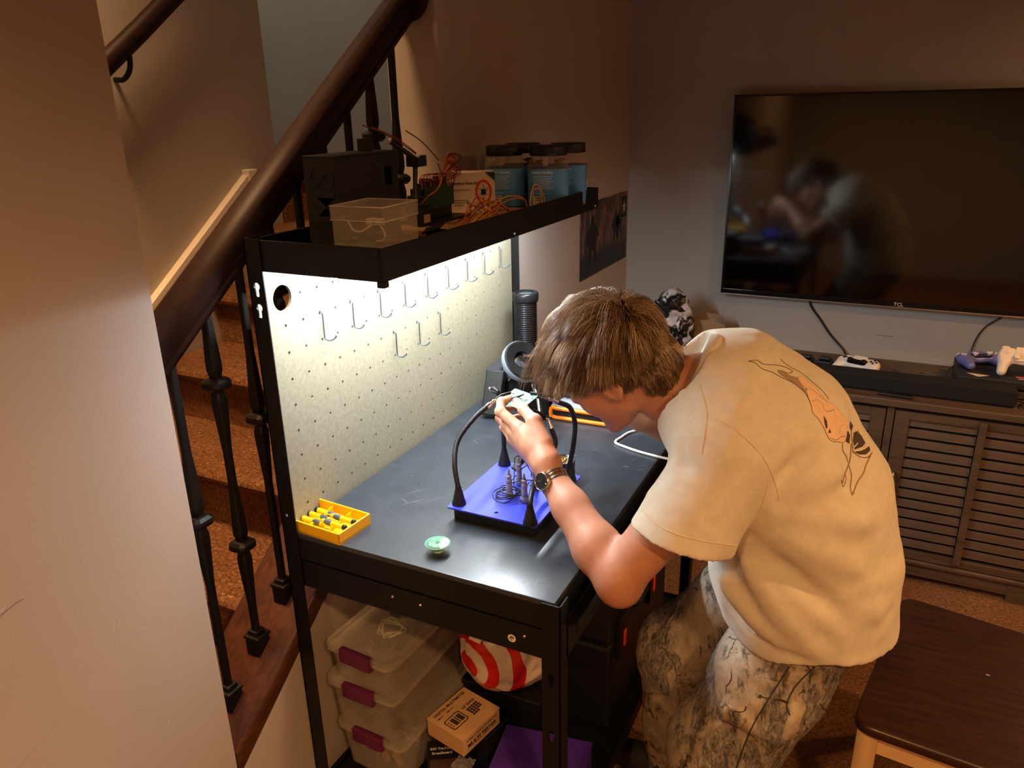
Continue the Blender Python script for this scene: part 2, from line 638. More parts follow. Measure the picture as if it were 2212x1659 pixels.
WOODDARK = None
def wood_mat(name, ca, cb, rough=0.35, scale=(3, 40, 40), coat=0.0, bump=0.08):
    t = NT(name)
    v = t.coord(scale=scale)
    f = t.noise(v, 1.6, 6, 0.62, 0.8)
    t.l(t.ramp(f, [(0.3, ca), (0.7, cb)]), t.b.inputs['Base Color'])
    t.b.inputs['Roughness'].default_value = rough
    if coat:
        t.b.inputs['Coat Weight'].default_value = coat
        t.b.inputs['Coat Roughness'].default_value = 0.2
    t.l(t.bump(f, bump, 0.002), t.b.inputs['Normal'])
    return t.m
RAILWOOD = wood_mat('rail_wood', c(46, 22, 14), c(26, 12, 8), 0.55, (30, 3, 30))
RAILWOOD.node_tree.nodes['Principled BSDF'].inputs['Specular IOR Level'].default_value = 0.25
CAPWOOD = wood_mat('stringer_wood', c(92, 52, 36), c(58, 32, 23), 0.42, (30, 3, 30))
IRON = mat('wrought_iron', c(30, 26, 22), 0.45, 0.4, var=0.4, vscale=30, bump=0.2, bscale=120)

XB = -1.18
rl = thing('stair_railing', 'dark wooden handrail on black iron balusters beside the stairs', 'railing', (XB, 1.0, zcap(1.0)))
sl = 0.742
def railz(y): return 1.302+0.7378*(y-0.917)      # underside
def sweep_rail(prof, y0, y1, zf):
    mb = MB()
    n = len(prof)
    vs = [(XB+x, y0, zf(y0)+z) for x, z in prof]+[(XB+x, y1, zf(y1)+z) for x, z in prof]
    mb.add(vs, [tuple(range(n)), tuple(range(2*n-1, n-1, -1))])
    mb.add(vs, [(i, n+i, n+(i+1) % n, (i+1) % n) for i in range(n)], smooth=True)
    return mb
prof = [(-0.022, 0.0), (0.022, 0.0), (0.026, 0.016), (0.021, 0.02), (0.027, 0.026), (0.034, 0.042), (0.036, 0.06), (0.033, 0.076),
        (0.024, 0.088), (0.010, 0.094), (-0.010, 0.094), (-0.024, 0.088), (-0.033, 0.076), (-0.036, 0.06), (-0.034, 0.042), (-0.027, 0.026), (-0.021, 0.02), (-0.026, 0.016)]
sweep_rail(prof, YE+0.003, YJ-0.02, railz).build('handrail', RAILWOOD, rl, local=False, weld=True)
zr = railz(YJ-0.01)+0.045
mb = MB().lathe([(0, 0.0), (0.05, 0.0), (0.058, 0.006), (0.058, 0.016), (0.052, 0.02), (0, 0.02)], 28, M=T(XB, YJ-0.0, zr) @ RX(90))
mb.build('rosette', RAILWOOD, rl, local=False)
capp = [(-0.112, 0.0), (-0.105, 0.004), (0.073, 0.004), (0.078, 0.0), (0.078, -0.026), (0.0755, -0.031), (0.0755, -0.055), (0.072, -0.06), (-0.105, -0.06)]
sweep_rail(capp, YE+0.003, YJ-0.003, zcap).build('stringer_cap', CAPWOOD, rl, local=False, weld=True)

def bal_mesh(L, knots):
    """square iron bar swelling towards each knuckle"""
    prof = [(0.0075, -0.03)]
    for zk in knots:
        prof += [(0.0075, zk-0.15), (0.0125, zk-0.045), (0.0125, zk-0.03), (0.008, zk-0.008), (0.008, zk+0.008), (0.0125, zk+0.03), (0.0125, zk+0.045), (0.0075, zk+0.15)]
    prof += [(0.0075, L+0.03)]
    prof = sorted(prof, key=lambda p: p[1])
    mb = MB()
    n = 8
    vs, fs = [], []
    for r, z in prof:
        b_ = r*0.72
        for x, y in ((r, -b_), (r, b_), (b_, r), (-b_, r), (-r, b_), (-r, -b_), (-b_, -r), (b_, -r)):
            vs.append((x, y, z))
    for j in range(len(prof)-1):
        for i in range(n):
            fs.append((j*n+i, j*n+(i+1) % n, (j+1)*n+(i+1) % n, (j+1)*n+i))
    mb.add(vs, fs)
    return mb
def knuckle_mesh():
    prof = [(0.010, -0.014), (0.017, -0.012), (0.023, -0.006), (0.024, 0), (0.023, 0.006), (0.017, 0.012), (0.010, 0.014)]
    mb = MB()
    n = 8
    vs, fs = [], []
    for r, z in prof:
        b_ = r*0.66
        for x, y in ((r, -b_), (r, b_), (b_, r), (-b_, r), (-r, b_), (-r, -b_), (-b_, -r), (b_, -r)):
            vs.append((x, y, z))
    for j in range(len(prof)-1):
        for i in range(n):
            fs.append((j*n+i, j*n+(i+1) % n, (j+1)*n+(i+1) % n, (j+1)*n+i))
    fs.append(tuple(range(n))[::-1]); fs.append(tuple(range((len(prof)-1)*n, len(prof)*n)))
    mb.add(vs, fs)
    return mb
def shoe_mesh():
    mb = MB()
    mb.box((-0.019, -0.019, -0.02), (0.019, 0.019, 0.03), 0.003)
    mb.box((-0.0215, -0.0215, 0.028), (0.0215, 0.0215, 0.037), 0.003)
    mb.box((-0.014, -0.014, 0.036), (0.014, 0.014, 0.048), 0.003)
    return mb
protos = {}
loc0 = Vector(rl.location)
for k in range(0, 9):
    y = 0.938+0.0988*k
    zb = zcap(y)+0.004
    L = railz(y)-zb
    typ = k % 2
    p = Vector((XB, y, zb))-loc0
    if typ not in protos:
        b_ = bal_mesh(L, [0.45] if typ == 0 else [0.265, 0.635]).build('baluster', IRON, rl)
        for zk in ([0.45] if typ == 0 else [0.265, 0.635]):
            kn = knuckle_mesh().build('knuckle', IRON, b_)
            kn.location = (0, 0, zk)
        shoe_mesh().build('base_shoe', IRON, b_)
        b_.location = p
        protos[typ] = b_
    else:
        copy_part(protos[typ], loc=p)

# skirting on the far side of the stairs and the wall rail there
def slope_strip(x0, x1, y0, y1, zt, hgt, name, m_, parent=None):
    mb = MB()
    poly = [(y0, zt(y0)-hgt), (y1, zt(y1)-hgt), (y1, zt(y1)), (y0, zt(y0))]
    mb.prism(poly, x0, x1, M=Matrix(((0, 0, 1, 0), (1, 0, 0, 0), (0, 1, 0, 0), (0, 0, 0, 1))))
    return mb
zsk = lambda y: 1.172+0.735*(y-1.728)
mb = slope_strip(-2.2, -2.18, 0.4, 2.2, zsk, 0.075, '', None)
mb2 = slope_strip(-2.2, -2.168, 0.4, 2.2, lambda y: zsk(y)+0.012, 0.022, '', None)
mb.add(mb2.v, mb2.f)
mb2 = slope_strip(-2.2, -2.172, 0.4, 2.2, lambda y: zsk(y)-0.055, 0.02, '', None)
mb.add(mb2.v, mb2.f)
mb.box((-2.2, 2.2, zsk(2.2)-0.14), (-2.165, 2.245, zsk(2.2)+0.03), 0.003)
struct(mb.build('trim_1', WHITE_TRIM))
wr = thing('wall_handrail', 'dark wooden handrail fixed to the stairwell wall, upper left', 'handrail', (-2.13, 1.8, 1.95))
mb = MB()
mb.tube([(-2.13, 1.62, 1.862), (-2.13, 1.80, 1.99), (-2.13, 2.38, 2.42)], 0.036, 14, sy=0.8)
mb.build('rail', RAILWOOD, wr, local=False)
mb = MB()
mb.tube(catmull([(-2.199, 1.735, 1.85), (-2.16, 1.735, 1.85), (-2.132, 1.74, 1.88), (-2.13, 1.745, 1.93)], 4), 0.008, 8)
mb.build('bracket', IRON, wr, local=False)
# ================================================================== WORKBENCH
BLK = mat('black_steel', c(14, 13, 14), 0.45, 0.0, 0.35, bump=0.05, bscale=600, bdist=0.0006)
BLK2 = mat('black_plastic', c(20, 20, 21), 0.45)
SCREW = mat('bright_screw', c(200, 200, 200), 0.25, 1.0)
def bench_top_mat():
    t = NT('bench_top')
    v = t.coord()
    f = t.noise(v, 14, 6, 0.7)
    t.l(t.ramp(f, [(0.35, c(44, 48, 54)), (0.75, c(55, 60, 67))]), t.b.inputs['Base Color'])
    f2 = t.noise(v, 5, 4, 0.6)
    r = t.ramp(f2, [(0.3, (0.25, 0.25, 0.25)), (0.7, (0.34, 0.34, 0.34))])
    t.l(r, t.b.inputs['Roughness'])
    t.b.inputs['Specular IOR Level'].default_value = 0.55
    t.l(t.bump(t.noise(v, 700, 3, 0.6), 0.06, 0.0006), t.b.inputs['Normal'])
    return t.m
BTOP = bench_top_mat()
def pegboard_mat():
    t = NT('pegboard')
    v = t.coord()
    f = t.noise(v, 90, 6, 0.8)
    t.l(t.ramp(f, [(0.35, c(116, 110, 90)), (0.65, c(137, 131, 111))]), t.b.inputs['Base Color'])
    t.b.inputs['Roughness'].default_value = 0.6
    return t.m
PEG = pegboard_mat()

BX0, BX1, BY0, BY1, BZ = -1.092, -0.462, 1.08, 2.19, 0.90
wbn = thing('workbench', 'black steel workbench with beige pegboard back and upper shelf', 'workbench', ((BX0+BX1)/2, (BY0+BY1)/2, 0))
MB().box((BX0+0.012, BY0+0.004, BZ-0.018), (BX1-0.004, BY1-0.004, BZ), 0.0015).build('tabletop', BTOP, wbn, local=False)
# worn scratches on the top
def tscr(x, y, a, L, wd):
    mb = MB()
    d = Vector((cos(a), sin(a), 0)); nn = Vector((-sin(a), cos(a), 0))
    vs, fs = [], []
    for i in range(6):
        t = i/5
        p = Vector((x, y, BZ+0.0004))+d*(L*t)+nn*random.uniform(-0.001, 0.001)
        ww = wd*sin(pi*min(max(t, 0.08), 0.92))
        vs += [p-nn*ww, p+nn*ww]
        if i < 5: fs.append((2*i, 2*i+2, 2*i+3, 2*i+1))
    mb.add(vs, fs)
    return mb
mb = MB()
for i in range(26):
    q = tscr(random.uniform(-1.0, -0.55), random.uniform(1.15, 1.75), random.uniform(-0.6, 2.4), random.uniform(0.006, 0.05), random.uniform(0.0002, 0.0006))
    mb.add(q.v, q.f)
for i in range(8):
    q = tscr(random.uniform(-0.54, -0.49), random.uniform(1.65, 1.72), random.uniform(-0.3, 0.6), random.uniform(0.006, 0.02), 0.0008)
    mb.add(q.v, q.f)
for (x, y) in [(-0.93, 1.28), (-0.90, 1.30), (-0.95, 1.33), (-0.86, 1.36)]:
    q = tscr(x, y, 0.9, 0.07, 0.0006); mb.add(q.v, q.f)
tag(mb.build('top_scratches', mat('scratch_grey', c(120, 124, 130), 0.6), wbn, local=False), kind='stuff')

def angle_post(x, y, sx, sy, z0, z1, keys=(), small=()):
    """L-section upright: corner at x,y; flanges run sx along X and sy along Y"""
    wdt, th = 0.038, 0.0025
    mb = MB()
    x1 = x+sx*wdt
    xa, xb = min(x, x1), max(x, x1)
    holes = [keyhole((xa+xb)/2, k) for k in keys]+[circ((xa+xb)/2-0.003, k, 0.0035, 8) for k in small]
    # flange facing -Y / +Y : local x = X, local y = Z, local z -> -Y
    M_ = Matrix(((1, 0, 0, 0), (0, 0, -1, y), (0, 1, 0, 0), (0, 0, 0, 1)))
    t0, t1 = (0.0, th) if sy < 0 else (-th, 0.0)
    plate(mb, [(xa, z0), (xb, z0), (xb, z1), (xa, z1)], holes, t0, t1, M_)
    ya, yb = min(y, y+sy*wdt), max(y, y+sy*wdt)
    xt = x+sx*th
    mb.box((min(x, xt), ya, z0), (max(x, xt), yb, z1))
    return mb
for (x, y, sx, sy, z1, ks, sm) in [(-1.10, BY0, 1, 1, 1.527, (1.436, 1.394), (0.941,)), (-1.10, BY1, 1, -1, 1.527, (), ()),
                             (BX1+0.008, BY0, -1, 1, 0.897, (0.735, 0.60, 0.45, 0.3), ()), (BX1+0.008, BY1, -1, -1, 0.897, (), ())]:
    angle_post(x, y, sx, sy, 0.0, z1, ks, sm).build('post', BLK, wbn, local=False)
# side and end beams
def beam(lo, hi):
    return MB().box(lo, hi, 0.0015).build('beam', BLK, wbn, local=False)
for y0, y1 in ((BY0+0.003, BY0+0.012), (BY1-0.012, BY1-0.003)):
    beam((BX0+0.005, y0, 0.838), (BX1-0.005, y1, 0.890))
    beam((BX0+0.005, y0+0.002, 0.768), (BX1-0.03, y1+0.002, 0.832))
beam((BX1-0.012, BY0+0.014, 0.838), (BX1-0.002, BY1-0.014, 0.890))
beam((BX0, BY0+0.014, 0.838), (BX0+0.008, BY1-0.014, 0.882))
for z0, z1 in ((0.165, 0.205),):
    beam((BX1-0.012, BY0+0.014, z0), (BX1-0.002, BY1-0.014, z1))
    beam((BX0+0.002, BY0+0.014, z0), (BX0+0.012, BY1-0.014, z1))
    beam((BX0+0.014, BY0+0.004, z0), (BX1-0.014, BY0+0.012, z1))
    beam((BX0+0.014, BY1-0.012, z0), (BX1-0.014, BY1-0.004, z1))
MB().box((BX0+0.014, BY0+0.014, 0.186), (BX1-0.014, BY1-0.014, 0.199)).build('lower_shelf', BLK, wbn, local=False)
# drawers under the front edge
for y0, y1 in ((BY0+0.03, 1.63), (1.64, BY1-0.03)):
    d = MB().box((BX1-0.46, y0+0.012, 0.775), (BX1+0.002, y1-0.012, 0.832)).box((BX1+0.002, y0, 0.762), (BX1+0.008, y1, 0.848), 0.001).build('drawer', BLK, wbn, local=False)
    lip = MB()
    pr = [(BX1+0.008, 0.842), (BX1+0.030, 0.853), (BX1+0.034, 0.849), (BX1+0.031, 0.838), (BX1+0.028, 0.839), (BX1+0.029, 0.847), (BX1+0.008, 0.837)]
    lip.prism(pr, y0, y1, M=Matrix(((1, 0, 0, 0), (0, 0, 1, 0), (0, 1, 0, 0), (0, 0, 0, 1))))
    lip.build('drawer_pull', BLK, d, local=False)
# bright screw heads and the round inspection sticker on the near side
sc0 = None
for x, z in ((-0.828, 0.808), (-0.761, 0.808), (-0.529, 0.808)):
    if sc0 is None:
        sc0 = MB().lathe([(0, 0.0028), (0.0022, 0.0024), (0.0038, 0.0), (0.0038, -0.001)], 10, M=RX(90)).build('screw', SCREW, wbn)
        sc0.location = Vector((x, BY0+0.0045, z))-wbn.location
    else:
        copy_part(sc0, loc=Vector((x, BY0+0.0045, z))-wbn.location)
stk = MB().prism(circ(0, 0, 0.0085, 20), 0, 0.0006, M=frame((-0.556, BY0+0.0048, 0.795), (1, 0, 0), (0, 0, 1))).build('sticker', mat('sticker_white', c(226, 214, 196), 0.6), wbn, local=False)
text_mesh('78', 0.011, frame((-0.556, BY0+0.0041, 0.795), (0.5, 0, 0.87), (-0.87, 0, 0.5)), 0.0002, bold=True).build('lettering', mat('ink_black', c(20, 18, 18), 0.7), stk, local=False)

# upper shelf
SX1, SY1 = -0.787, 2.155
sh = MB()
sh.box((-1.094, BY0+0.003, 1.480), (SX1-0.004, SY1, 1.485))
sh.build('shelf_deck', BLK, wbn, local=False)
for lo, hi in (((SX1-0.006, BY0+0.003, 1.465), (SX1, SY1, 1.524)), ((-1.094, BY0+0.0035, 1.465), (SX1-0.007, BY0+0.012, 1.524)),
               ((-1.094, SY1-0.009, 1.465), (SX1-0.007, SY1, 1.524)), ((-1.096, BY0+0.04, 1.465), (-1.090, SY1-0.01, 1.524))):
    MB().box(lo, hi, 0.0012).build('shelf_rim', BLK, wbn, local=False)
MB().box((SX1-0.014, BY0+0.001, 1.455), (SX1+0.002, BY0+0.016, 1.466), 0.0015).build('corner_bracket', BLK, wbn, local=False)
for y in (1.6, 2.13):
    s_ = copy_part(sc0, loc=Vector((SX1+0.0004, y, 1.474))-wbn.location, rot=(0, 0, radians(90)))

# pegboard, every hole cut through
mb = MB()
PY = [1.152+0.0528*k for k in range(19)]
PZ = [1.397-0.0577*j for j in range(9)]
holes = []
for j, z in enumerate(PZ):
    for k, y in enumerate(PY):
        if j == 0 and k == 0:
            holes.append(circ(y, z, 0.0265, 24))
        elif abs(y-1.152) < 0.04 and j == 0:
            continue
        else:
            holes.append(circ(y, z, 0.0034, 8))
M_ = Matrix(((0, 0, 1, -1.088), (1, 0, 0, 0), (0, 1, 0, 0), (0, 0, 0, 1)))
plate(mb, [(BY0+0.004, 0.892), (BY1-0.004, 0.892), (BY1-0.004, 1.47), (BY0+0.004, 1.47)], holes, -0.006, 0.0, M_)
mb.build('pegboard', PEG, wbn, local=False)

# LED fixtures under the shelf (the room's bright cool light)
LEDM = mat('led_glow', (0.86, 0.94, 1.0, 1), 0.5, emit=LED_STRENGTH)
for i, (y0, y1) in enumerate(((1.115, 1.905), (1.945, 2.11))):
    lt = thing('shelf_light', ('long glowing white light bar under the near part of the shelf', 'short glowing white light bar under the far end of the shelf')[i], 'light', (-0.925, (y0+y1)/2, 1.479), group='light bars under the bench shelf')
    MB().box((-0.950, y0, 1.468), (-0.900, y1, 1.4795), 0.002).build('housing', mat('lamp_white', c(220, 220, 220), 0.5), lt, local=False)
    prof_ = [(-0.925+0.013*cos(a_), 1.4682-0.0145*sin(a_)) for a_ in [pi*i_/10 for i_ in range(11)]]
    MB().prism(prof_, y0+0.004, y1-0.004, M=Matrix(((1, 0, 0, 0), (0, 0, 1, 0), (0, 1, 0, 0), (0, 0, 0, 1)))).build('diffuser', LEDM, lt, local=False)

# wire hooks on the pegboard
WIRE = mat('galvanised_wire', c(150, 160, 178), 0.35, 1.0)
def hook_mesh():
    pts = [(-0.004, 0, 0.004), (0.001, 0, 0.0055), (0.006, 0, 0.002), (0.006, 0, -0.02), (0.006, 0, -0.052), (0.009, 0, -0.0575), (0.020, 0.001, -0.059), (0.031, 0.001, -0.053), (0.036, 0.001, -0.046)]
    return MB().tube(catmull(pts, 4), 0.0019, 8)
h0 = hook_mesh().build('peg_hook', WIRE)
ords = ['first', 'second', 'third', 'fourth', 'fifth', 'sixth', 'seventh', 'eighth', 'ninth']
hk = [(PY[2+2*i], PZ[1], 'bent wire peg hook, %s from the left in the upper row' % ords[i]) for i in range(9)]
hk += [(PY[k], PZ[3], 'bent wire peg hook, %s of the three in the lower row' % n_) for k, n_ in ((7, 'leftmost'), (9, 'middle one'), (11, 'rightmost'))]
for i, (y, z, lab) in enumerate(hk):
    o = h0 if i == 0 else copy_part(h0)
    o.location = (-1.0875, y, z)
    o.rotation_euler = (0, 0, random.uniform(-0.12, 0.12))
    tag(o, lab, 'hook', 'wire hooks on the pegboard')
# ================================================================== PERSON
def skin_mat():
    t = NT('skin')
    v = t.coord()
    f = t.noise(v, 28, 4, 0.6)
    t.l(t.ramp(f, [(0.3, c(196, 141, 112)), (0.7, c(180, 124, 97))]), t.b.inputs['Base Color'])
    t.b.inputs['Roughness'].default_value = 0.5
    t.b.inputs['Specular IOR Level'].default_value = 0.4
    t.b.inputs['Subsurface Weight'].default_value = 0.15
    t.b.inputs['Subsurface Radius'].default_value = (0.012, 0.005, 0.003)
    t.b.inputs['Subsurface Scale'].default_value = 1.0
    t.l(t.bump(t.noise(v, 420, 3, 0.6), 0.08, 0.001), t.b.inputs['Normal'])
    return t.m
SKIN = skin_mat()
person = thing('person', 'person in a cream t-shirt and camouflage trousers bending over the bench', 'person', (-0.2, 1.5, 0.0))

HO = np.array([-0.476, 1.432, 1.240])
HS = 1.05
HR = np.array([[-0.845, 0.074, -0.53], [0.099, -0.952, -0.29], [-0.526, -0.297, 0.797]])   # rows: forward, left, up
def hl(p):   # head local -> world
    return HO+HS*(np.array(p, float) @ HR)
def head_sdf(P):
    Q = ((P-HO.astype(np.float32)) @ HR.T.astype(np.float32))/HS
    d = s_ell(Q, (-0.012, 0, 0.045), (0.098, 0.077, 0.092))
    d = smin(d, s_ell(Q, (0.045, 0, -0.025), (0.058, 0.060, 0.085)), 0.03)
    Qa = Q.copy(); Qa[:, 1] = np.abs(Qa[:, 1])
    d = smin(d, s_cone(Qa, (0.0, 0.050, -0.055), (0.076, 0.012, -0.103), 0.020, 0.020), 0.025)
    d = smin(d, s_ell(Qa, (0.055, 0.045, -0.02), (0.030, 0.022, 0.028)), 0.025)      # cheekbone
    d = smin(d, s_ell(Qa, (0.082, 0.025, 0.036), (0.022, 0.034, 0.011)), 0.02)      # brow ridge
    d = smax(d, -s_ell(Qa, (0.108, 0.032, 0.012), (0.018, 0.017, 0.011)), 0.012)    # eye socket
    d = smin(d, s_ell(Qa, (0.086, 0.032, 0.012), (0.012, 0.013, 0.011)), 0.004)     # eyeball
    d = smin(d, s_cone(Q, (0.096, 0, 0.022), (0.120, 0, -0.022), 0.008, 0.012), 0.012)
    d = smin(d, s_ell(Qa, (0.108, 0.011, -0.028), (0.010, 0.008, 0.008)), 0.008)
    d = smin(d, s_ell(Q, (0.101, 0, -0.055), (0.010, 0.024, 0.006)), 0.006)
    d = smin(d, s_ell(Q, (0.099, 0, -0.068), (0.010, 0.021, 0.007)), 0.006)
    # ears
    e = s_ell(Qa, (-0.012, 0.080, 0.004), (0.020, 0.008, 0.031))
    e = smax(e, -s_ell(Qa, (-0.008, 0.090, 0.004), (0.012, 0.010, 0.021)), 0.005)
    e = smin(e, s_ell(Qa, (0.004, 0.078, -0.002), (0.005, 0.007, 0.009)), 0.004)
    d = smin(d, e, 0.008)
    return d*HS
neck_top = hl((-0.035, 0, -0.035)); neck_mid = hl((-0.055, 0, -0.10)); neck_base = np.array([-0.315, 1.475, 1.205])
SH_L = np.array([-0.235, 1.33, 1.132]); EL_L = np.array([-0.386, 1.20, 0.900]); WR_L = np.array([-0.595, 1.34, 1.039]); WT_L = np.array([-0.571, 1.325, 1.013])
SH_R = np.array([-0.270, 1.68, 1.125]); EL_R = np.array([-0.470, 1.785, 0.985]); WR_R = np.array([-0.594, 1.65, 1.110])
def body_sdf(P):
    d = head_sdf(P)
    nk = s_cone(P, neck_top, neck_mid, 0.056, 0.055)
    nk = smin(nk, s_cone(P, neck_mid, neck_base, 0.055, 0.060), 0.03)
    nk = smin(nk, s_cone(P, neck_base, (-0.26, 1.49, 1.17), 0.060, 0.085), 0.05)
    d = smin(d, nk, 0.022)
    # torso core under the shirt
    t = s_cone(P, (-0.26, 1.50, 1.16), (-0.10, 1.50, 1.02), 0.09, 0.10)
    t = smin(t, s_cone(P, (-0.10, 1.50, 1.02), (-0.05, 1.50, 0.86), 0.10, 0.11), 0.05)
    t = smin(t, s_cone(P, (-0.25, 1.49, 1.16), SH_L, 0.07, 0.055), 0.05)
    t = smin(t, s_cone(P, (-0.25, 1.51, 1.16), SH_R, 0.07, 0.055), 0.05)
    d = smin(d, t, 0.04)
    # left arm
    ax = EL_L-SH_L
    m1 = SH_L+ax*0.45
    a = s_cone(P, SH_L, m1, 0.052, 0.053)
    a = smin(a, s_cone(P, m1, EL_L+np.array([0.006, 0, 0.012]), 0.053, 0.044), 0.02)
    a = smin(a, s_ell(P, EL_L+np.array([0.006, -0.012, -0.014]), (0.030, 0.026, 0.028)), 0.03)
    fx = WT_L-EL_L
    f1 = EL_L+fx*0.30
    fa = s_cone(P, EL_L, f1, 0.041, 0.047)
    fa = smin(fa, s_cone(P, f1, EL_L+fx*0.72, 0.047, 0.036), 0.02)
    fa = smin(fa, s_cone(P, EL_L+fx*0.72, WT_L+fx*0.12, 0.036, 0.0285), 0.02)
    a = smin(a, fa, 0.022)
    d = smin(d, a, 0.02)
    # right arm
    b = s_cone(P, SH_R, EL_R, 0.055, 0.043)
    g = WR_R-EL_R
    b2 = s_cone(P, EL_R, EL_R+g*0.3, 0.042, 0.046)
    b2 = smin(b2, s_cone(P, EL_R+g*0.3, WR_R, 0.046, 0.028), 0.02)
    d = smin(d, smin(b, b2, 0.02), 0.02)
    return d
V1, Q1 = sdf_mesh(body_sdf, (-0.72, 1.11, 0.70), (0.12, 1.90, 1.42), 0.0052)

def lerp(a, b, t): return np.array(a)+(np.array(b)-np.array(a))*t
def hand_sdf_maker(wr, wt, F, pal):
    """F: finger chains (list of joint lists with radii); pal: metacarpal cones"""
    def fn(P):
        d = s_cone(P, wt, wr, 0.0285, 0.0275)
        for a, b, r1, r2 in pal:
            d = smin(d, s_cone(P, a, b, r1, r2), 0.016)
        for J, R in F:
            f = None
            for i in range(len(J)-1):
                s_ = s_cone(P, J[i], J[i+1], R[i], R[i+1])
                f = s_ if f is None else smin(f, s_, 0.004)
            for i in range(1, len(J)-1):      # knuckle
                f = smin(f, s_ell(P, J[i], (R[i]*1.08,)*3), 0.004)
            d = smin(d, f, 0.0055)
        return d
    return fn
A = np.array
iM, iP, iD, iT = A([-0.678, 1.385, 1.091]), A([-0.732, 1.400, 1.116]), A([-0.741, 1.424, 1.129]), A([-0.729, 1.441, 1.133])
tC, tM, tI, tT = A([-0.608, 1.362, 1.080]), A([-0.644, 1.388, 1.112]), A([-0.683, 1.416, 1.123]), A([-0.711, 1.440, 1.130])
mM, mP, mD, mT = A([-0.699, 1.398, 1.074]), A([-0.744, 1.424, 1.089]), A([-0.744, 1.452, 1.098]), A([-0.730, 1.467, 1.104])
rM, rP, rD, rT = A([-0.708, 1.412, 1.051]), A([-0.744, 1.442, 1.060]), A([-0.739, 1.464, 1.070]), A([-0.724, 1.473, 1.077])
pM, pP, pD, pT = A([-0.705, 1.424, 1.030]), A([-0.731, 1.450, 1.036]), A([-0.728, 1.464, 1.046]), A([-0.718, 1.472, 1.053])
FL = [([iM, iP, iD, iT], [0.0135, 0.0112, 0.0098, 0.0082]), ([mM, mP, mD, mT], [0.0132, 0.0112, 0.0098, 0.0082]),
      ([rM, rP, rD, rT], [0.0125, 0.0106, 0.0094, 0.0078]), ([pM, pP, pD, pT], [0.0115, 0.0096, 0.0086, 0.0072]),
      ([tC, tM, tI, tT], [0.0165, 0.0140, 0.0115, 0.0090])]
PAL = [(WR_L+A([0, 0, .006]), iM, 0.022, 0.0150), (WR_L, mM, 0.023, 0.0150), (WR_L+A([-.002, .004, -.004]), rM, 0.022, 0.0142), (WR_L+A([-.004, .008, -.010]), pM, 0.020, 0.0130),
       (WR_L+A([.004, .004, .012]), tM, 0.022, 0.0140), (lerp(WR_L, iM, 0.5), tM, 0.018, 0.012)]
V2, Q2 = sdf_mesh(hand_sdf_maker(WR_L, WT_L, FL, PAL), (-0.775, 1.285, 0.965), (-0.53, 1.50, 1.165), 0.0021)
# right hand: pinching a fine tool, beyond the head
def rh(*p): return A(p)
wr, wt2 = WR_R+A([-.004, -.006, .005]), WR_R+A([.02, .02, -.018])
F2, P2 = [], []
for k, (dy, dz, r) in enumerate(((0, 0.006, .0112), (.016, -.006, .0112), (.028, -.022, .0105), (.036, -.040, .0094))):
    M0 = A([-0.650, 1.612+dy*0.6, 1.158+dz]); M1 = M0+A([-.040, -.016, .010]); M2 = M1+A([-.012, -.020, -.012]); M3 = M2+A([.010, -.014, -.012])
    F2.append(([M0, M1, M2, M3], [r*1.15, r, r*.9, r*.75])); P2.append((wr, M0, 0.021, r*1.25))
t0_, t1_, t2_ = A([-0.622, 1.612, 1.135]), A([-0.652, 1.588, 1.128]), A([-0.684, 1.568, 1.138])
F2.append(([t0_, t1_, t2_], [0.015, 0.0122, 0.009])); P2.append((wr, t0_, 0.021, 0.015))
V3, Q3 = sdf_mesh(hand_sdf_maker(wr, wt2, F2, P2), (-0.76, 1.53, 1.05), (-0.55, 1.70, 1.21), 0.0026)
VV = np.concatenate([V1, V2, V3]); QQ = np.concatenate([Q1, Q2+len(V1), Q3+len(V1)+len(V2)])
body = np_mesh('body', VV, QQ, SKIN, person)

# ------------------------------------------------------------------ hair
def hair_mat():
    t = NT('hair')
    at = t.n('ShaderNodeAttribute', attribute_name='tone')
    col_ = t.ramp(at.outputs['Fac'], [(0.0, c(60, 41, 27)), (0.5, c(136, 105, 74)), (1.0, c(214, 190, 160))])
    t.l(col_, t.b.inputs['Base Color'])
    t.b.inputs['Roughness'].default_value = 0.38
    t.b.inputs['Specular IOR Level'].default_value = 0.6
    return t.m
HAIRM = hair_mat()
def zline(x, y=0):
    return np.interp(x, [-0.13, -0.095, -0.06, -0.03, 0.0, 0.02, 0.045, 0.065, 0.09], [-0.070, -0.068, -0.055, -0.010, 0.022, 0.030, 0.036, 0.070, 0.098])
SKC = np.array([-0.012, 0, 0.045]); SKR = np.array([0.099, 0.078, 0.093])
def cap_sdf(P):
    Q = ((P-HO.astype(np.float32)) @ HR.T.astype(np.float32))/HS
    d = s_ell(Q, SKC+np.array([-0.002, 0, 0.003]), SKR*np.array([1.025, 1.03, 1.03]))
    d = smin(d, s_ell(Q, (-0.076, 0, -0.02), (0.045, 0.062, 0.055)), 0.02)
    cut = zline(Q[:, 0]).astype(np.float32)-Q[:, 2]
    return np.maximum(d, cut*0.8)*HS
Vc, Qc = sdf_mesh(cap_sdf, HO-0.24, HO+0.24, 0.005)
rng = np.random.RandomState(3)
NS, SEG = 20000, 6
roots, norms = [], []
while len(roots) < NS:
    v = rng.normal(size=3); v /= np.linalg.norm(v)
    p = SKC+SKR*v
    if len(roots) % 5 == 0:
        p = np.array([-0.074, 0, -0.02])+np.array([0.050, 0.066, 0.060])*v
        if p[0] > -0.055: continue
    if p[2] < zline(p[0]): 
        continue
    if rng.rand() > (1.0 if p[2] > 0.02 else 0.8): continue
    n_ = v/SKR; n_ /= np.linalg.norm(n_)
    roots.append(p); norms.append(n_)
roots = np.array(roots); norms = np.array(norms)
crown = np.array([-0.075, 0.005, 0.115])
flow = roots-crown
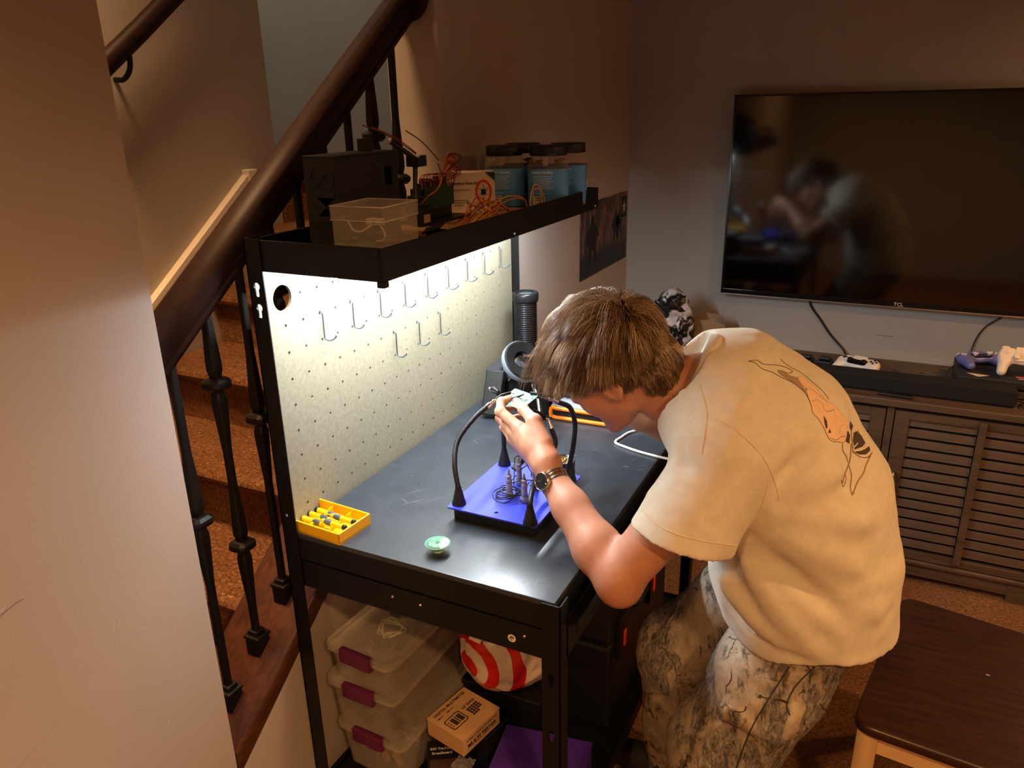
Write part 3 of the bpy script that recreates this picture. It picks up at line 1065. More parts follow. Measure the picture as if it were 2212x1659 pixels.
flow -= (flow*norms).sum(1)[:, None]*norms
# fringe falls forward, sides fall down and slightly forward, back falls down
fwd = np.array([1.0, 0, 0]); down = np.array([0, 0, -1.0])
gw = np.array(HR @ np.array([0, 0, -1.0]))           # gravity in head frame
fr = np.clip((roots[:, 0]+0.02)/0.09, 0, 1)
sd = np.clip(np.abs(roots[:, 1])/0.07, 0, 1)
flow /= (np.linalg.norm(flow, axis=1)[:, None]+1e-6)
cl = rng.randint(0, 420, NS)
# clump by nearest of 420 seeds
seeds = roots[rng.choice(NS, 420, replace=False)]
d2 = ((roots[:, None, :]-seeds[None])**2).sum(2)
cl = d2.argmin(1)
cdir = rng.normal(scale=0.22, size=(420, 3))
ctone = rng.uniform(0.12, 0.75, 420)
clen = rng.uniform(0.8, 1.15, 420)
top = np.clip((roots[:, 2]-0.03)/0.07, 0, 1)
length = (0.026+0.054*top+0.026*fr*top)*clen[cl]*rng.uniform(0.85, 1.1, NS)
length = np.where(roots[:, 2] < 0.0, 0.020*rng.uniform(0.7, 1.2, NS), length)
lift = 0.12+0.5*top
wc_r = np.clip(np.linalg.norm(roots-crown, axis=1)/0.08, 0, 1)[:, None]
direc = flow*0.9*wc_r+(1-wc_r)*np.array([0.9, 0.35, 0.0])+fr[:, None]*fwd*0.55+cdir[cl]
puff = (1.07+rng.uniform(0.0, 0.27, NS)*(0.2+0.8*top))[:, None]
pts = [roots.copy()]
p = roots.copy()
sg = seeds[cl]
for i in range(SEG):
    t = i/SEG
    g = 0.15+1.05*t
    dd = direc+norms*(lift*(1-t)**1.5)[:, None]*(0.7+1.2*wc_r)+gw*g*0.75+down*0.30*t
    dd += (sg-roots)*6.0*t
    dd += rng.normal(scale=0.05, size=(NS, 3))
    dd /= np.linalg.norm(dd, axis=1)[:, None]
    p = p+dd*(length/SEG)[:, None]
    # keep outside the skull
    rs_ = 1.0+(puff-1.0)*min(1.0, (i+1)/2.5)
    q = (p-SKC)/(SKR*rs_)
    k = np.linalg.norm(q, axis=1)
    ins = k < 1
    p[ins] = SKC+(SKR*rs_)[ins]*(q[ins]/k[ins][:, None])
    pts.append(p.copy())
pts = np.stack(pts, 1)                           # NS, SEG+1, 3
PW = HO+HS*(pts @ HR)
tan = np.gradient(PW, axis=1); tan /= np.linalg.norm(tan, axis=2)[:, :, None]+1e-9
ref = np.broadcast_to((norms @ HR)[:, None, :], tan.shape)
s1 = np.cross(tan, ref); s1 /= np.linalg.norm(s1, axis=2)[:, :, None]+1e-9
s2 = np.cross(tan, s1)
prof = np.linspace(1, 0.25, SEG+1)[None, :, None]
rad = 0.00082*rng.uniform(0.7, 1.3, NS)[:, None, None]*prof
tri = []
for a in (0, 2*pi/3, 4*pi/3):
    tri.append(PW+(s1*cos(a)+s2*sin(a))*rad)
VH = np.stack(tri, 2).reshape(-1, 3)             # strand, seg, 3
base = (np.arange(NS)*(SEG+1)*3)[:, None, None]+(np.arange(SEG)*3)[None, :, None]
k3 = np.arange(3)[None, None, :]; k4 = (np.arange(3)+1) % 3
QH = np.stack([base+k3, base+k4[None, None, :], base+3+k4[None, None, :], base+3+k3], -1).reshape(-1, 4)
VHc = np.concatenate([VH, Vc]); QHc = np.concatenate([QH, Qc+len(VH)])
hair = np_mesh('hair', VHc, QHc, [HAIRM, mat('hair_cap', c(40, 26, 17), 0.95, spec=0.05)], person)  # dark brown cap under the strands keeps skin from showing
hair.data.polygons.foreach_set('material_index', np.concatenate([np.zeros(len(QH), np.int32), np.ones(len(Qc), np.int32)]))
tone = np.repeat(np.clip(ctone[cl]+rng.normal(scale=0.1, size=NS), 0, 1), (SEG+1)*3)
tone = np.concatenate([tone, np.full(len(Vc), 0.0)])
at = hair.data.attributes.new('tone', 'FLOAT', 'POINT')
at.data.foreach_set('value', tone.astype(np.float32))
hair['kind'] = 'stuff'
# eyebrows
for s_ in (-1, 1):
    q = [hl((0.095, s_*0.014, 0.034)), hl((0.098, s_*0.028, 0.040)), hl((0.088, s_*0.046, 0.036))]
    MB().tube(catmull([tuple(x) for x in q], 4), [0.002]*9, 6).build('eyebrow', mat('brow', c(60, 40, 26), 0.6), person, local=False)

# ------------------------------------------------------------------ clothes
def fold(P, d, segs):
    for a, b, wd, amp in segs:
        a = np.array(a, np.float32); b = np.array(b, np.float32)
        ba = b-a
        h = np.clip(((P-a) @ ba)/(ba @ ba), 0, 1)
        q = P-a-h[:, None]*ba
        e = (q*q).sum(1)/(wd*wd)
        d = d-1.9*amp*np.exp(-e)*np.sin(pi*np.clip(h, 0.08, 0.92))
    return d
def loft(P, secs):
    """tapered elliptic tube: secs = (cx, cy, cz, a, b) with b the half width along Y; a in the XZ plane"""
    best = None
    for s0, s1_ in zip(secs[:-1], secs[1:]):
        c0 = np.array(s0[:3], np.float32); c1 = np.array(s1_[:3], np.float32)
        ax = c1-c0
        t = np.clip(((P-c0) @ ax)/(ax @ ax), 0, 1)
        q = P-c0-t[:, None]*ax
        a = s0[3]+(s1_[3]-s0[3])*t; b = s0[4]+(s1_[4]-s0[4])*t
        u = np.sqrt(q[:, 0]**2+q[:, 2]**2); v = q[:, 1]
        k = np.sqrt((u/a)**2+(v/b)**2)
        d = (k-1)*np.minimum(a, b)
        best = d if best is None else smin(best, d, 0.035)
    return best
SLV_A, SLV_B = np.array([-0.225, 1.325, 1.125]), np.array([-0.283, 1.248, 0.992])
sax = (SLV_B-SLV_A)/np.linalg.norm(SLV_B-SLV_A)
sn = np.array([-0.20, -0.25, -1.0]); sn /= np.linalg.norm(sn)
SLR_B = np.array([-0.360, 1.735, 1.055]); srx = (SLR_B-SH_R)/np.linalg.norm(SLR_B-SH_R)
colc = np.array([-0.316, 1.462, 1.222]); coln = np.array([-0.92, -0.12, 0.34]); coln = coln/np.linalg.norm(coln)
def noise3(P, f, seed=0):
    s_ = seed*1.7
    return (np.sin(P[:, 0]*f+1.3*np.sin(P[:, 1]*f*0.7+s_)+s_)*np.sin(P[:, 1]*f*1.1+1.1*np.sin(P[:, 2]*f*0.8+s_))*np.sin(P[:, 2]*f*0.9+s_*2+1.2*np.sin(P[:, 0]*f*0.6)))
SHIRT_SECS = [(-0.055, 1.50, 0.70, 0.170, 0.220), (-0.085, 1.50, 0.86, 0.180, 0.218), (-0.104, 1.50, 0.99, 0.166, 0.212), (-0.172, 1.50, 1.115, 0.150, 0.212),
              (-0.255, 1.495, 1.183, 0.128, 0.205), (-0.318, 1.485, 1.203, 0.095, 0.135)]
FOLDS = [((-0.14, 1.30, 1.08), (0.02, 1.36, 1.16), 0.022, 0.010), ((-0.13, 1.29, 1.06), (0.05, 1.36, 1.04), 0.020, 0.012), ((-0.14, 1.29, 1.03), (0.04, 1.33, 0.95), 0.022, 0.012),
         ((-0.16, 1.28, 1.00), (0.02, 1.30, 0.86), 0.020, -0.010), ((-0.20, 1.29, 0.97), (-0.04, 1.28, 0.80), 0.020, 0.012), ((-0.25, 1.32, 0.90), (-0.10, 1.28, 0.80), 0.018, 0.013),
         ((-0.24, 1.34, 0.84), (-0.06, 1.29, 0.77), 0.016, -0.010), ((-0.20, 1.31, 0.88), (0.06, 1.36, 0.86), 0.020, 0.012), ((-0.14, 1.28, 0.84), (0.08, 1.40, 0.84), 0.018, -0.010), ((-0.12, 1.29, 0.81), (0.07, 1.38, 0.80), 0.014, 0.010),
         ((-0.16, 1.29, 1.10), (-0.05, 1.34, 1.20), 0.018, -0.008), ((0.02, 1.33, 0.92), (0.09, 1.46, 0.90), 0.016, 0.008), ((-0.24, 1.33, 1.20), (-0.33, 1.40, 1.17), 0.016, 0.007)]
SFOLD = [((-0.31, 1.26, 1.13), (-0.20, 1.24, 1.06), 0.016, 0.009), ((-0.36, 1.25, 1.08), (-0.22, 1.22, 1.02), 0.016, 0.010), ((-0.33, 1.25, 1.16), (-0.24, 1.25, 1.12), 0.012, -0.008),
         ((-0.37, 1.24, 1.03), (-0.25, 1.19, 1.00), 0.014, -0.008), ((-0.26, 1.25, 1.12), (-0.19, 1.24, 0.98), 0.018, 0.008)]
def shirt_sdf(P):
    d = loft(P, SHIRT_SECS)
    # shoulders
    d = smin(d, s_cone(P, (-0.27, 1.43, 1.185), (-0.238, 1.335, 1.140), 0.105, 0.088), 0.05)
    d = smin(d, s_cone(P, (-0.28, 1.56, 1.185), SH_R, 0.105, 0.080), 0.05)
    d = fold(P, d, FOLDS)
    d = d-0.0022*noise3(P, 34, 1)-0.0012*noise3(P, 70, 2)
    hem = (0.745+0.02*np.sin((P[:, 0]+0.1)*14))-P[:, 2]+0.18*(P[:, 1]-1.5)*0.1-np.clip(P[:, 0]+0.02, 0, 1)*0.10+np.clip(-0.12-P[:, 0], 0, 1)*0.25
    d = np.maximum(d, hem)
    ins = np.maximum(loft(P, SHIRT_SECS)+0.012, -(hem+0.05))
    d = np.maximum(d, -ins)
    # sleeves
    sl_ = s_cone(P, SLV_A, SLV_B+sax*0.08, 0.086, 0.098)
    sl_ = sl_ if True else sl_
    sl_ = fold(P, sl_, SFOLD)-0.0018*noise3(P, 40, 3)
    cut = (P-SLV_B.astype(np.float32)) @ sn.astype(np.float32)
    s_in = np.maximum(s_cone(P, SLV_A, SLV_B+sax*0.08, 0.074, 0.088), -(cut+0.05))
    sl_ = np.maximum(np.maximum(sl_, cut), -s_in)
    d = smin(d, sl_, 0.018)
    d = np.maximum(d, -np.maximum(s_cone(P, SLV_A+sax*0.1, SLV_B+sax*0.08, 0.070, 0.086), -(cut+0.045)))
    sr = np.maximum(s_cone(P, SH_R, SLR_B, 0.080, 0.090), (P-SLR_B.astype(np.float32)) @ srx.astype(np.float32))
    d = smin(d, sr, 0.03)
    # neck opening and ribbed collar
    q = P-colc.astype(np.float32)
    hgt = q @ coln.astype(np.float32)
    rad_ = np.sqrt(np.maximum((q*q).sum(1)-hgt*hgt, 0))
    d = np.maximum(d, -smax(-(hgt-0.010), rad_-0.125, 0.02))
    d = np.maximum(d, -np.maximum(rad_-0.066, -(hgt+0.012)))
    return d
def cloth_mat():
    t = NT('shirt_cotton')
    v = t.coord()
    f = t.noise(v, 45, 5, 0.7)
    t.l(t.ramp(f, [(0.3, c(208, 198, 178)), (0.7, c(196, 184, 163))]), t.b.inputs['Base Color'])
    t.b.inputs['Roughness'].default_value = 0.9
    t.b.inputs['Specular IOR Level'].default_value = 0.15
    t.b.inputs['Sheen Weight'].default_value = 0.2
    n1 = t.bump(t.noise(v, 22, 3, 0.5, 0.4), 0.14, 0.01)
    t.l(t.bump(t.noise(v, 900, 2, 0.5), 0.2, 0.001, n1), t.b.inputs['Normal'])
    return t.m
SHIRTM = cloth_mat()
Vs, Qs = sdf_mesh(shirt_sdf, (-0.46, 1.11, 0.68), (0.16, 1.90, 1.36), 0.0046)
Vs = relax(Vs, Qs, 4)
shirt = np_mesh('t_shirt', Vs, Qs, SHIRTM, person)

HIP_L, HIP_R = np.array([-0.036, 1.415, 0.83]), np.array([-0.066, 1.585, 0.83])
KN_L, KN_R = np.array([-0.195, 1.365, 0.42]), np.array([-0.355, 1.625, 0.44])
AN_L, AN_R = np.array([-0.13, 1.370, 0.06]), np.array([-0.345, 1.640, 0.06])
PFOLD = [((-0.22, 1.28, 0.62), (-0.08, 1.26, 0.58), 0.018, 0.010), ((-0.23, 1.28, 0.70), (-0.05, 1.26, 0.66), 0.016, -0.008), ((-0.16, 1.25, 0.72), (-0.24, 1.26, 0.42), 0.020, 0.012),
         ((-0.10, 1.25, 0.66), (-0.20, 1.25, 0.36), 0.018, -0.010), ((-0.03, 1.28, 0.68), (-0.14, 1.27, 0.42), 0.020, 0.010),
         ((-0.36, 1.55, 0.56), (-0.42, 1.56, 0.40), 0.018, 0.012), ((-0.30, 1.54, 0.62), (-0.38, 1.55, 0.30), 0.018, -0.010), ((-0.42, 1.58, 0.42), (-0.34, 1.55, 0.36), 0.016, 0.010)]
def pants_sdf(P):
    d = s_ell(P, (-0.045, 1.50, 0.80), (0.122, 0.165, 0.15))
    def leg(h_, k_, a_, r0, r1, r2):
        m_ = h_+(k_-h_)*0.5
        l = s_cone(P, h_, m_, r0, (r0+r1)/2+0.004)
        l = smin(l, s_cone(P, m_, k_, (r0+r1)/2+0.004, r1), 0.03)
        l = smin(l, s_cone(P, k_, a_+(k_-a_)*0.35, r1, r2+0.004), 0.04)
        return smin(l, s_cone(P, a_+(k_-a_)*0.35, a_, r2+0.004, r2), 0.03)
    d = smin(d, leg(HIP_L, KN_L, AN_L, 0.107, 0.108, 0.088), 0.03)
    d = smin(d, leg(HIP_R, KN_R, AN_R, 0.108, 0.100, 0.084), 0.02)
    d = fold(P, d, PFOLD)-0.0028*noise3(P, 30, 5)-0.0014*noise3(P, 62, 6)
    d = np.maximum(d, 0.035-P[:, 2])
    return np.maximum(d, P[:, 2]-0.90)
def camo_mat():
    t = NT('camouflage_cloth')
    v = t.coord()
    wn = t.n('ShaderNodeTexNoise'); wn.inputs['Scale'].default_value = 16; wn.inputs['Detail'].default_value = 4
    t.l(v, wn.inputs['Vector'])
    wv = t.n('ShaderNodeMix', data_type='RGBA'); wv.inputs[0].default_value = 0.04
    t.l(v, wv.inputs[6]); t.l(wn.outputs['Color'], wv.inputs[7])
    vv = wv.outputs[2]
    def mapped(src, scale, rot):
        mp = t.n('ShaderNodeMapping'); mp.inputs['Scale'].default_value = scale; mp.inputs['Rotation'].default_value = rot
        t.l(src, mp.inputs['Vector'])
        return mp.outputs['Vector']
    fine = t.noise(v, 60, 5, 0.7)
    base = t.ramp(t.noise(vv, 10, 5, 0.65), [(0.32, c(116, 104, 90)), (0.48, c(166, 150, 130)), (0.62, c(182, 168, 148)), (0.75, c(136, 124, 108))])
    base = t.mix(0.25, base, t.ramp(fine, [(0.35, c(110, 92, 74)), (0.65, c(205, 186, 158))]))
    # trunks: long soft-edged bands filled with streaky grey bark
    bark = t.ramp(t.noise(mapped(vv, (75, 75, 22), (0.2, 0.35, 0)), 1.7, 6, 0.8, 0.15), [(0.36, c(62, 58, 54)), (0.5, c(116, 108, 100)), (0.66, c(170, 160, 150))])
    band = t.noise(mapped(vv, (9, 9, 2.6), (0.15, 0.42, 0.0)), 1.0, 3, 0.55, 0.4)
    colr = t.mix(t.ramp(band, [(0.50, (0, 0, 0)), (0.535, (1, 1, 1))]), base, bark)
    # dark leafy shade patches
    shade = t.noise(mapped(vv, (18, 18, 11), (0.6, 0.1, 0.3)), 1.0, 6, 0.75, 0.2)
    colr = t.mix(t.ramp(shade, [(0.54, (0, 0, 0)), (0.61, (0.8, 0.8, 0.8))]), colr, c(64, 55, 46))
    # twigs
    for sc, rot, th in ((8, (0.3, 0.5, 0.2), 0.010), (15, (1.0, 0.3, 0.9), 0.013)):
        vo = t.n('ShaderNodeTexVoronoi', feature='DISTANCE_TO_EDGE'); vo.inputs['Scale'].default_value = sc
        t.l(mapped(vv, (1, 1, 0.4), rot), vo.inputs['Vector'])
        tw = t.ramp(vo.outputs['Distance'], [(th*0.5, (1, 1, 1)), (th*1.3, (0, 0, 0))])
        gate = t.ramp(t.noise(v, 9+sc*0.3, 2, 0.5), [(0.52, (0, 0, 0)), (0.57, (1, 1, 1))])
        colr = t.mix(t.mix(1.0, tw, gate, 'MULTIPLY'), colr, c(58, 46, 36))
    t.l(colr, t.b.inputs['Base Color'])
    t.b.inputs['Roughness'].default_value = 0.9
    t.b.inputs['Specular IOR Level'].default_value = 0.15
    t.l(t.bump(t.noise(v, 700, 2, 0.5), 0.2, 0.001), t.b.inputs['Normal'])
    return t.m
Vp, Qp = sdf_mesh(pants_sdf, (-0.50, 1.22, 0.0), (0.14, 1.76, 0.94), 0.006)
Vp = relax(Vp, Qp, 1)
pants = np_mesh('trousers', Vp, Qp, camo_mat(), person)
SHOE = mat('shoe_dark', c(52, 48, 46), 0.7)
for a_ in (AN_L, AN_R):
    def shoe_sdf(P, a_=a_):
        d = s_cone(P, a_+A([0.03, 0, -0.02]), a_+A([-0.13, 0, -0.025]), 0.045, 0.040)
        d = smin(d, s_cone(P, a_+A([0.0, 0, 0.03]), a_+A([0.0, 0, -0.01]), 0.05, 0.045), 0.03)
        return np.maximum(d, 0.001-P[:, 2])
    v_, q_ = sdf_mesh(shoe_sdf, (a_[0]-0.2, a_[1]-0.08, -0.01), (a_[0]+0.1, a_[1]+0.08, 0.16), 0.006)
    np_mesh('shoe', v_, q_, SHOE, person)
# ================================================================== THINGS ON THE BENCH
INK = mat('ink_black', c(20, 18, 18), 0.7)
RUB = mat('black_rubber', c(16, 16, 17), 0.5)
CHROME = mat('chrome', c(200, 200, 202), 0.18, 1.0)
STEELG = mat('grey_steel', c(150, 148, 152), 0.4, 0.45)
YEL = mat('yellow_plastic', c(250, 196, 8), 0.38)
YEL2 = mat('yellow_handle', c(244, 200, 20), 0.35)
GREYR = mat('grey_rubber', c(78, 84, 96), 0.6)

# ---- yellow screwdriver tray, turned a little on the near back corner
tr = thing('screwdriver_tray', 'open yellow plastic tray on the near back corner of the bench', 'tray', (-1.022, 1.137, BZ), radians(-4))
LX, LY, HZ = 0.152, 0.100, 0.026
mb = MB()
mb.box((-LX/2, -LY/2, 0), (LX/2, LY/2, 0.004))
for lo, hi in (((-LX/2, -LY/2, 0), (LX/2, -LY/2+0.0035, HZ)), ((-LX/2, LY/2-0.0035, 0), (LX/2, LY/2, HZ)), ((-LX/2, -LY/2, 0), (-LX/2+0.0035, LY/2, HZ)), ((LX/2-0.0035, -LY/2, 0), (LX/2, LY/2, HZ))):
    mb.box(lo, hi, 0.0012)
mb.build('tray_shell', YEL, tr)
for x in (-0.028, 0.026):
    MB().box((x-0.0012, -LY/2+0.004, 0.004), (x+0.0012, LY/2-0.004, 0.011)).box((x-0.0012, LY/2-0.02, 0.011), (x+0.0012, LY/2-0.004, 0.019)).build('divider', YEL, tr)
trM = world_of(tr)
def screwdriver(label, x, y, z, flip, Lh=0.075):
    o = thing('screwdriver', label, 'screwdriver', trM @ Vector((x, y, z)), radians(-4)+(pi if flip else 0), group='precision screwdrivers in the yellow tray')
    M_ = RY(90)
    MB().lathe([(0, -0.0), (0.0050, 0.0), (0.0061, 0.002), (0.0061, 0.007), (0.0052, 0.008)], 14, M=M_).build('spin_cap', RUB, o)
    MB().lathe([(0.0054, 0.007), (0.0059, 0.010), (0.0059, 0.036), (0.0054, 0.040)], 14, M=M_).build('handle', YEL2, o)
    MB().lathe([(0.0054, 0.039), (0.0064, 0.043), (0.0066, 0.050), (0.0059, 0.056), (0.0047, 0.059)], 14, M=M_).build('grip', GREYR, o)
    MB().lathe([(0.0047, 0.058), (0.0054, 0.062), (0.0042, 0.068), (0.0016, 0.069), (0.0012, 0.072), (0.0012, 0.098), (0, 0.0985)], 10, M=M_).build('nose', YEL2, o)
    return o
rows = [(-0.066, 0.030, 0.0125, False, 'yellow screwdriver lying furthest back in the yellow tray, black cap to the left'),
        (-0.070, 0.010, 0.0125, False, 'yellow screwdriver with black cap left, middle row of the tray'),
        (-0.071, -0.012, 0.0125, False, 'yellow screwdriver nearest the bench post, cap hidden at the tray edge'),
        (0.066, 0.012, 0.0235, True, 'yellow screwdriver with cap to the right, behind the foremost one'),
        (0.063, -0.014, 0.0235, True, 'foremost yellow screwdriver with black cap at the tray front'),
        (0.040, 0.034, 0.0235, True, 'short screwdriver with grey grip at the back of the yellow tray')]
for x, y, z, fl, lab in rows[:5]:
    screwdriver(lab, x, y, z-0.004, fl)

# ---- solder spool
sp = thing('solder_spool', 'small pale green spool of solder lying on the bench top', 'spool', (-0.752, 1.148, BZ), 0.4)
SPG = mat('pale_green_plastic', c(132, 190, 170), 0.35)
mb = MB()
mb.lathe([(0.0045, 0.0), (0.011, 0.0), (0.0115, 0.002), (0.0065, 0.004), (0.0075, 0.009), (0.0245, 0.0165), (0.0262, 0.0178), (0.0262, 0.0192), (0.0045, 0.0192), (0.0045, 0.0)], 28)
mb.build('reel', SPG, sp)
MB().lathe([(0.0065, 0.0193), (0.0238, 0.0193), (0.0238, 0.0197), (0.0065, 0.0197)], 28).build('label', mat('spool_label', c(96, 150, 120), 0.5), sp)
def arc_poly(r0, r1, a0, a1, n=10):
    return [(r1*cos(a0+(a1-a0)*i/n), r1*sin(a0+(a1-a0)*i/n)) for i in range(n+1)]+[(r0*cos(a1-(a1-a0)*i/n), r0*sin(a1-(a1-a0)*i/n)) for i in range(n+1)]
MB().prism(arc_poly(0.0075, 0.0232, -1.2, 0.7), 0.0197, 0.01995).build('label_panel', mat('label_pale', c(214, 226, 222), 0.5), sp)
MB().prism(arc_poly(0.0075, 0.0232, 0.75, 1.05), 0.0197, 0.01995).build('label_stripe', mat('label_peach', c(226, 168, 120), 0.5), sp)
for a, s_ in ((2.2, 'Sn'), (3.4, '0.8mm'), (4.3, 'Cu')):
    text_mesh(s_, 0.0055, T(0, 0, 0.0200) @ Matrix.Rotation(a-pi/2, 4, 'Z') @ T(0, 0.0155, 0), 0.00012).build('lettering', mat('label_white', c(240, 240, 236), 0.6), sp)

# ---- helping hands base
hh = thing('helping_hands', 'blue steel soldering base plate with four black flexible arms', 'soldering stand', (-0.691, 1.389, BZ))
BLUE = mat('blue_anodised', c(54, 62, 206), 0.45, 0.1, var=0.12, vscale=20)
def rrect(x0, y0, x1, y1, r, n=5):
    pts = []
    for cx_, cy_, a0 in ((x1-r, y1-r, 0), (x0+r, y1-r, 90), (x0+r, y0+r, 180), (x1-r, y0+r, 270)):
        pts += [(cx_+r*cos(radians(a0+90*i/n)), cy_+r*sin(radians(a0+90*i/n))) for i in range(n+1)]
    return pts
plate(MB(), [], [], 0, 0, Matrix.Identity(4)) if False else None
mb = MB()
plate(mb, rrect(-0.106, -0.128, 0.106, 0.128, 0.006), [circ(0.004, -0.106, 0.0042, 12)], 0.031, 0.0345, Matrix.Identity(4))
mb.build('base_plate', BLUE, hh)
MB().box((-0.097, -0.115, 0.0), (0.097, 0.118, 0.0308), 0.003).build('underframe', BLK2, hh)
def flex_arm(bx, by, ctrl, tip_dir):
    a = thing_part = MB().lathe([(0.0155, 0.0345), (0.0155, 0.038), (0.013, 0.046), (0.0085, 0.066), (0.0075, 0.068), (0.0068, 0.075)], 20, base=(bx, by, 0)).build('magnet_foot', RUB, hh)
    path = catmull([(bx, by, 0.070)]+ctrl, 8)
    rr = [0.0056+0.00035*(i % 2) for i in range(len(path))]
    MB().tube(path, rr, 12).build('flexible_arm', RUB, a)
    e = Vector(path[-1]); d = (e-Vector(path[-2])).normalized()
    MB().cyl(e-d*0.004, e+d*0.006, 0.0062, 0.0058, 12).cyl(e+d*0.006, e+d*0.014, 0.0035, 0.0035, 10).sphere(tuple(e+d*0.016), 0.0042, 10, 8).build('swivel', CHROME, a)
    s_ = e+d*0.016
    td = Vector(tip_dir).normalized()
    MB().cyl(s_, s_+td*0.010, 0.0028, 0.0028, 8).build('clip_stem', mat('brass', c(196, 150, 80), 0.3, 1.0), a)
    up = Vector((0, 0, 1))
    mb = MB()
    for sg in (-1, 1):
        mb.tube([s_+td*0.008+up*(0.0028*sg), s_+td*0.020+up*(0.0052*sg), s_+td*0.030+up*(0.0036*sg), s_+td*0.046+up*(0.0013*sg)], [0.003, 0.004, 0.0034, 0.002], 8, sy=0.8)
    mb.build('crocodile_clip', RUB, a)
L0 = Vector(hh.location)
def loc(*p): return tuple(Vector(p)-L0)
flex_arm(-0.088, -0.105, [loc(-0.795, 1.300, 1.02), loc(-0.805, 1.335, 1.06), loc(-0.786, 1.375, 1.10), loc(-0.766, 1.408, 1.122)], (0.55, 0.75, 0.25))
flex_arm(0.089, -0.118, [loc(-0.604, 1.278, 0.984), loc(-0.614, 1.312, 0.992), loc(-0.634, 1.385, 0.985), loc(-0.638, 1.448, 0.998), loc(-0.634, 1.480, 1.025), loc(-0.650, 1.490, 1.058)], (-0.5, -0.4, 0.5))
flex_arm(-0.085, 0.110, [loc(-0.779, 1.505, 1.02), loc(-0.785, 1.525, 1.07), loc(-0.800, 1.52, 1.11), loc(-0.800, 1.495, 1.125)], (0.5, -0.4, 0.1))
flex_arm(0.088, 0.100, [loc(-0.598, 1.500, 1.02), loc(-0.596, 1.503, 1.07), loc(-0.604, 1.492, 1.112), loc(-0.630, 1.476, 1.128)], (-0.92, -0.22, 0.25))
# ---- circuit board held in the clips
cbM = frame((-0.7093, 1.4442, 1.1335), (0.074, -0.0285, 0.0007), (0.0187, 0.0515, 0.0184))
cb = thing('circuit_board', 'green circuit board held up in the crocodile clips', 'circuit board', cbM.translation, rot=cbM.to_euler())
MB().box((-0.037, -0.027, -0.0008), (0.037, 0.027, 0.0008)).build('board', mat('pcb_green', c(70, 150, 108), 0.45, var=0.3, vscale=60, col2=c(44, 116, 80)), cb)
mb = MB()
rnd = random.Random(5)
for i in range(90):
    x, y = rnd.uniform(-0.034, 0.034), rnd.uniform(-0.024, 0.024)
    mb.box((x-rnd.uniform(.0004, .0014), y-rnd.uniform(.0004, .001), 0.0008), (x+rnd.uniform(.0004, .0014), y+rnd.uniform(.0004, .001), 0.0008+rnd.uniform(.0003, .0012)))
tag(mb.build('solder_pads', mat('solder_silver', c(214, 220, 214), 0.35, 0.6), cb), kind='stuff')
mb = MB()
for i in range(14):
    x, y = rnd.uniform(-0.032, 0.032), rnd.uniform(-0.022, 0.022)
    mb.box((x-.002, y-.0015, 0.0008), (x+.002, y+.0015, 0.0022))
tag(mb.build('chips', BLK2, cb), kind='stuff')
# tweezers in the visible hand
tz = thing('tweezers', 'dark fine tool pinched between the thumb and finger over the circuit board', 'tool', (-0.72, 1.44, 1.13))
mb = MB()
for sg in (-1, 1):
    p0, p1, p2 = Vector((-0.742, 1.448, 1.118)), Vector((-0.722, 1.4415, 1.1325)), Vector((-0.696, 1.447, 1.146))
    off = Vector((0.0, 0.0016, -0.0010))*sg
    mb.tube([p0+off*1.2, p1+off*1.6, p2+off*0.3], [0.0034, 0.0034, 0.0016], 8)
mb.sphere((-0.743, 1.448, 1.117), 0.006, 10, 8)
mb.build('tool_body', mat('tool_dark', c(40, 42, 52), 0.4), tz, local=False)

# ---- solder-tip collets standing on the base plate
zp = BZ+0.0345
def collet(x, y, lab):
    o = thing('iron_tip_collet', lab, 'collet', (x, y, zp), group='grey metal collets on the blue base')
    MB().lathe([(0, 0), (0.0088, 0), (0.0088, 0.013), (0.0078, 0.014), (0.0078, 0.017)], 16).build('foot_ring', STEELG, o)
    MB().lathe([(0.0066, 0.016), (0.0066, 0.034), (0.0058, 0.036), (0.0070, 0.038), (0.0070, 0.043), (0.0052, 0.046), (0.0052, 0.049), (0.0062, 0.051), (0.0062, 0.054), (0.004, 0.056)], 16).build('sleeve', STEELG, o)
    MB().lathe([(0.0034, 0.055), (0.0026, 0.060), (0.0022, 0.067), (0.0008, 0.071), (0, 0.0715)], 12).build('tip', CHROME, o)
collet(-0.691, 1.354, 'grey metal collet wrapped by the looped leads on the blue base')
collet(-0.697, 1.417, 'grey metal collet furthest back on the blue base')
collet(-0.651, 1.348, 'grey metal collet nearest the front edge of the blue base')
collet(-0.655, 1.412, 'grey metal collet partly hidden behind the wristwatch')

# ---- loops of thin black lead with alligator clip on the base plate
tl = thing('test_lead', 'thin black test lead coiled round the collets with a chunky clip', 'cable', (-0.70, 1.38, zp))
mb = MB()
rnd = random.Random(11)
for k in range(5):
    cx_, cy_ = -0.702+0.004*k, 1.352+rnd.uniform(-.006, .006)
    pts = [(cx_+0.026*cos(a)*(1+.12*rnd.uniform(-1, 1)), cy_+0.026*sin(a)*(1+.15*rnd.uniform(-1, 1)), zp+0.006+0.005*k*0.6+0.006*sin(a+k)) for a in [2*pi*i/8 for i in range(8)]]
    mb.tube(catmull(pts, 5, True), 0.0013, 6, closed=True)
mb.tube(catmull([(-0.69, 1.375, zp+.02), (-0.70, 1.40, zp+.05), (-0.712, 1.43, zp+.062), (-0.704, 1.455, zp+.05), (-0.69, 1.46, zp+.02), (-0.665, 1.45, zp+.008)], 6), 0.0013, 6)
mb.tube(catmull([(-0.70, 1.36, zp+.028), (-0.665, 1.385, zp+.034), (-0.62, 1.40, zp+.03)], 6), 0.0013, 6)
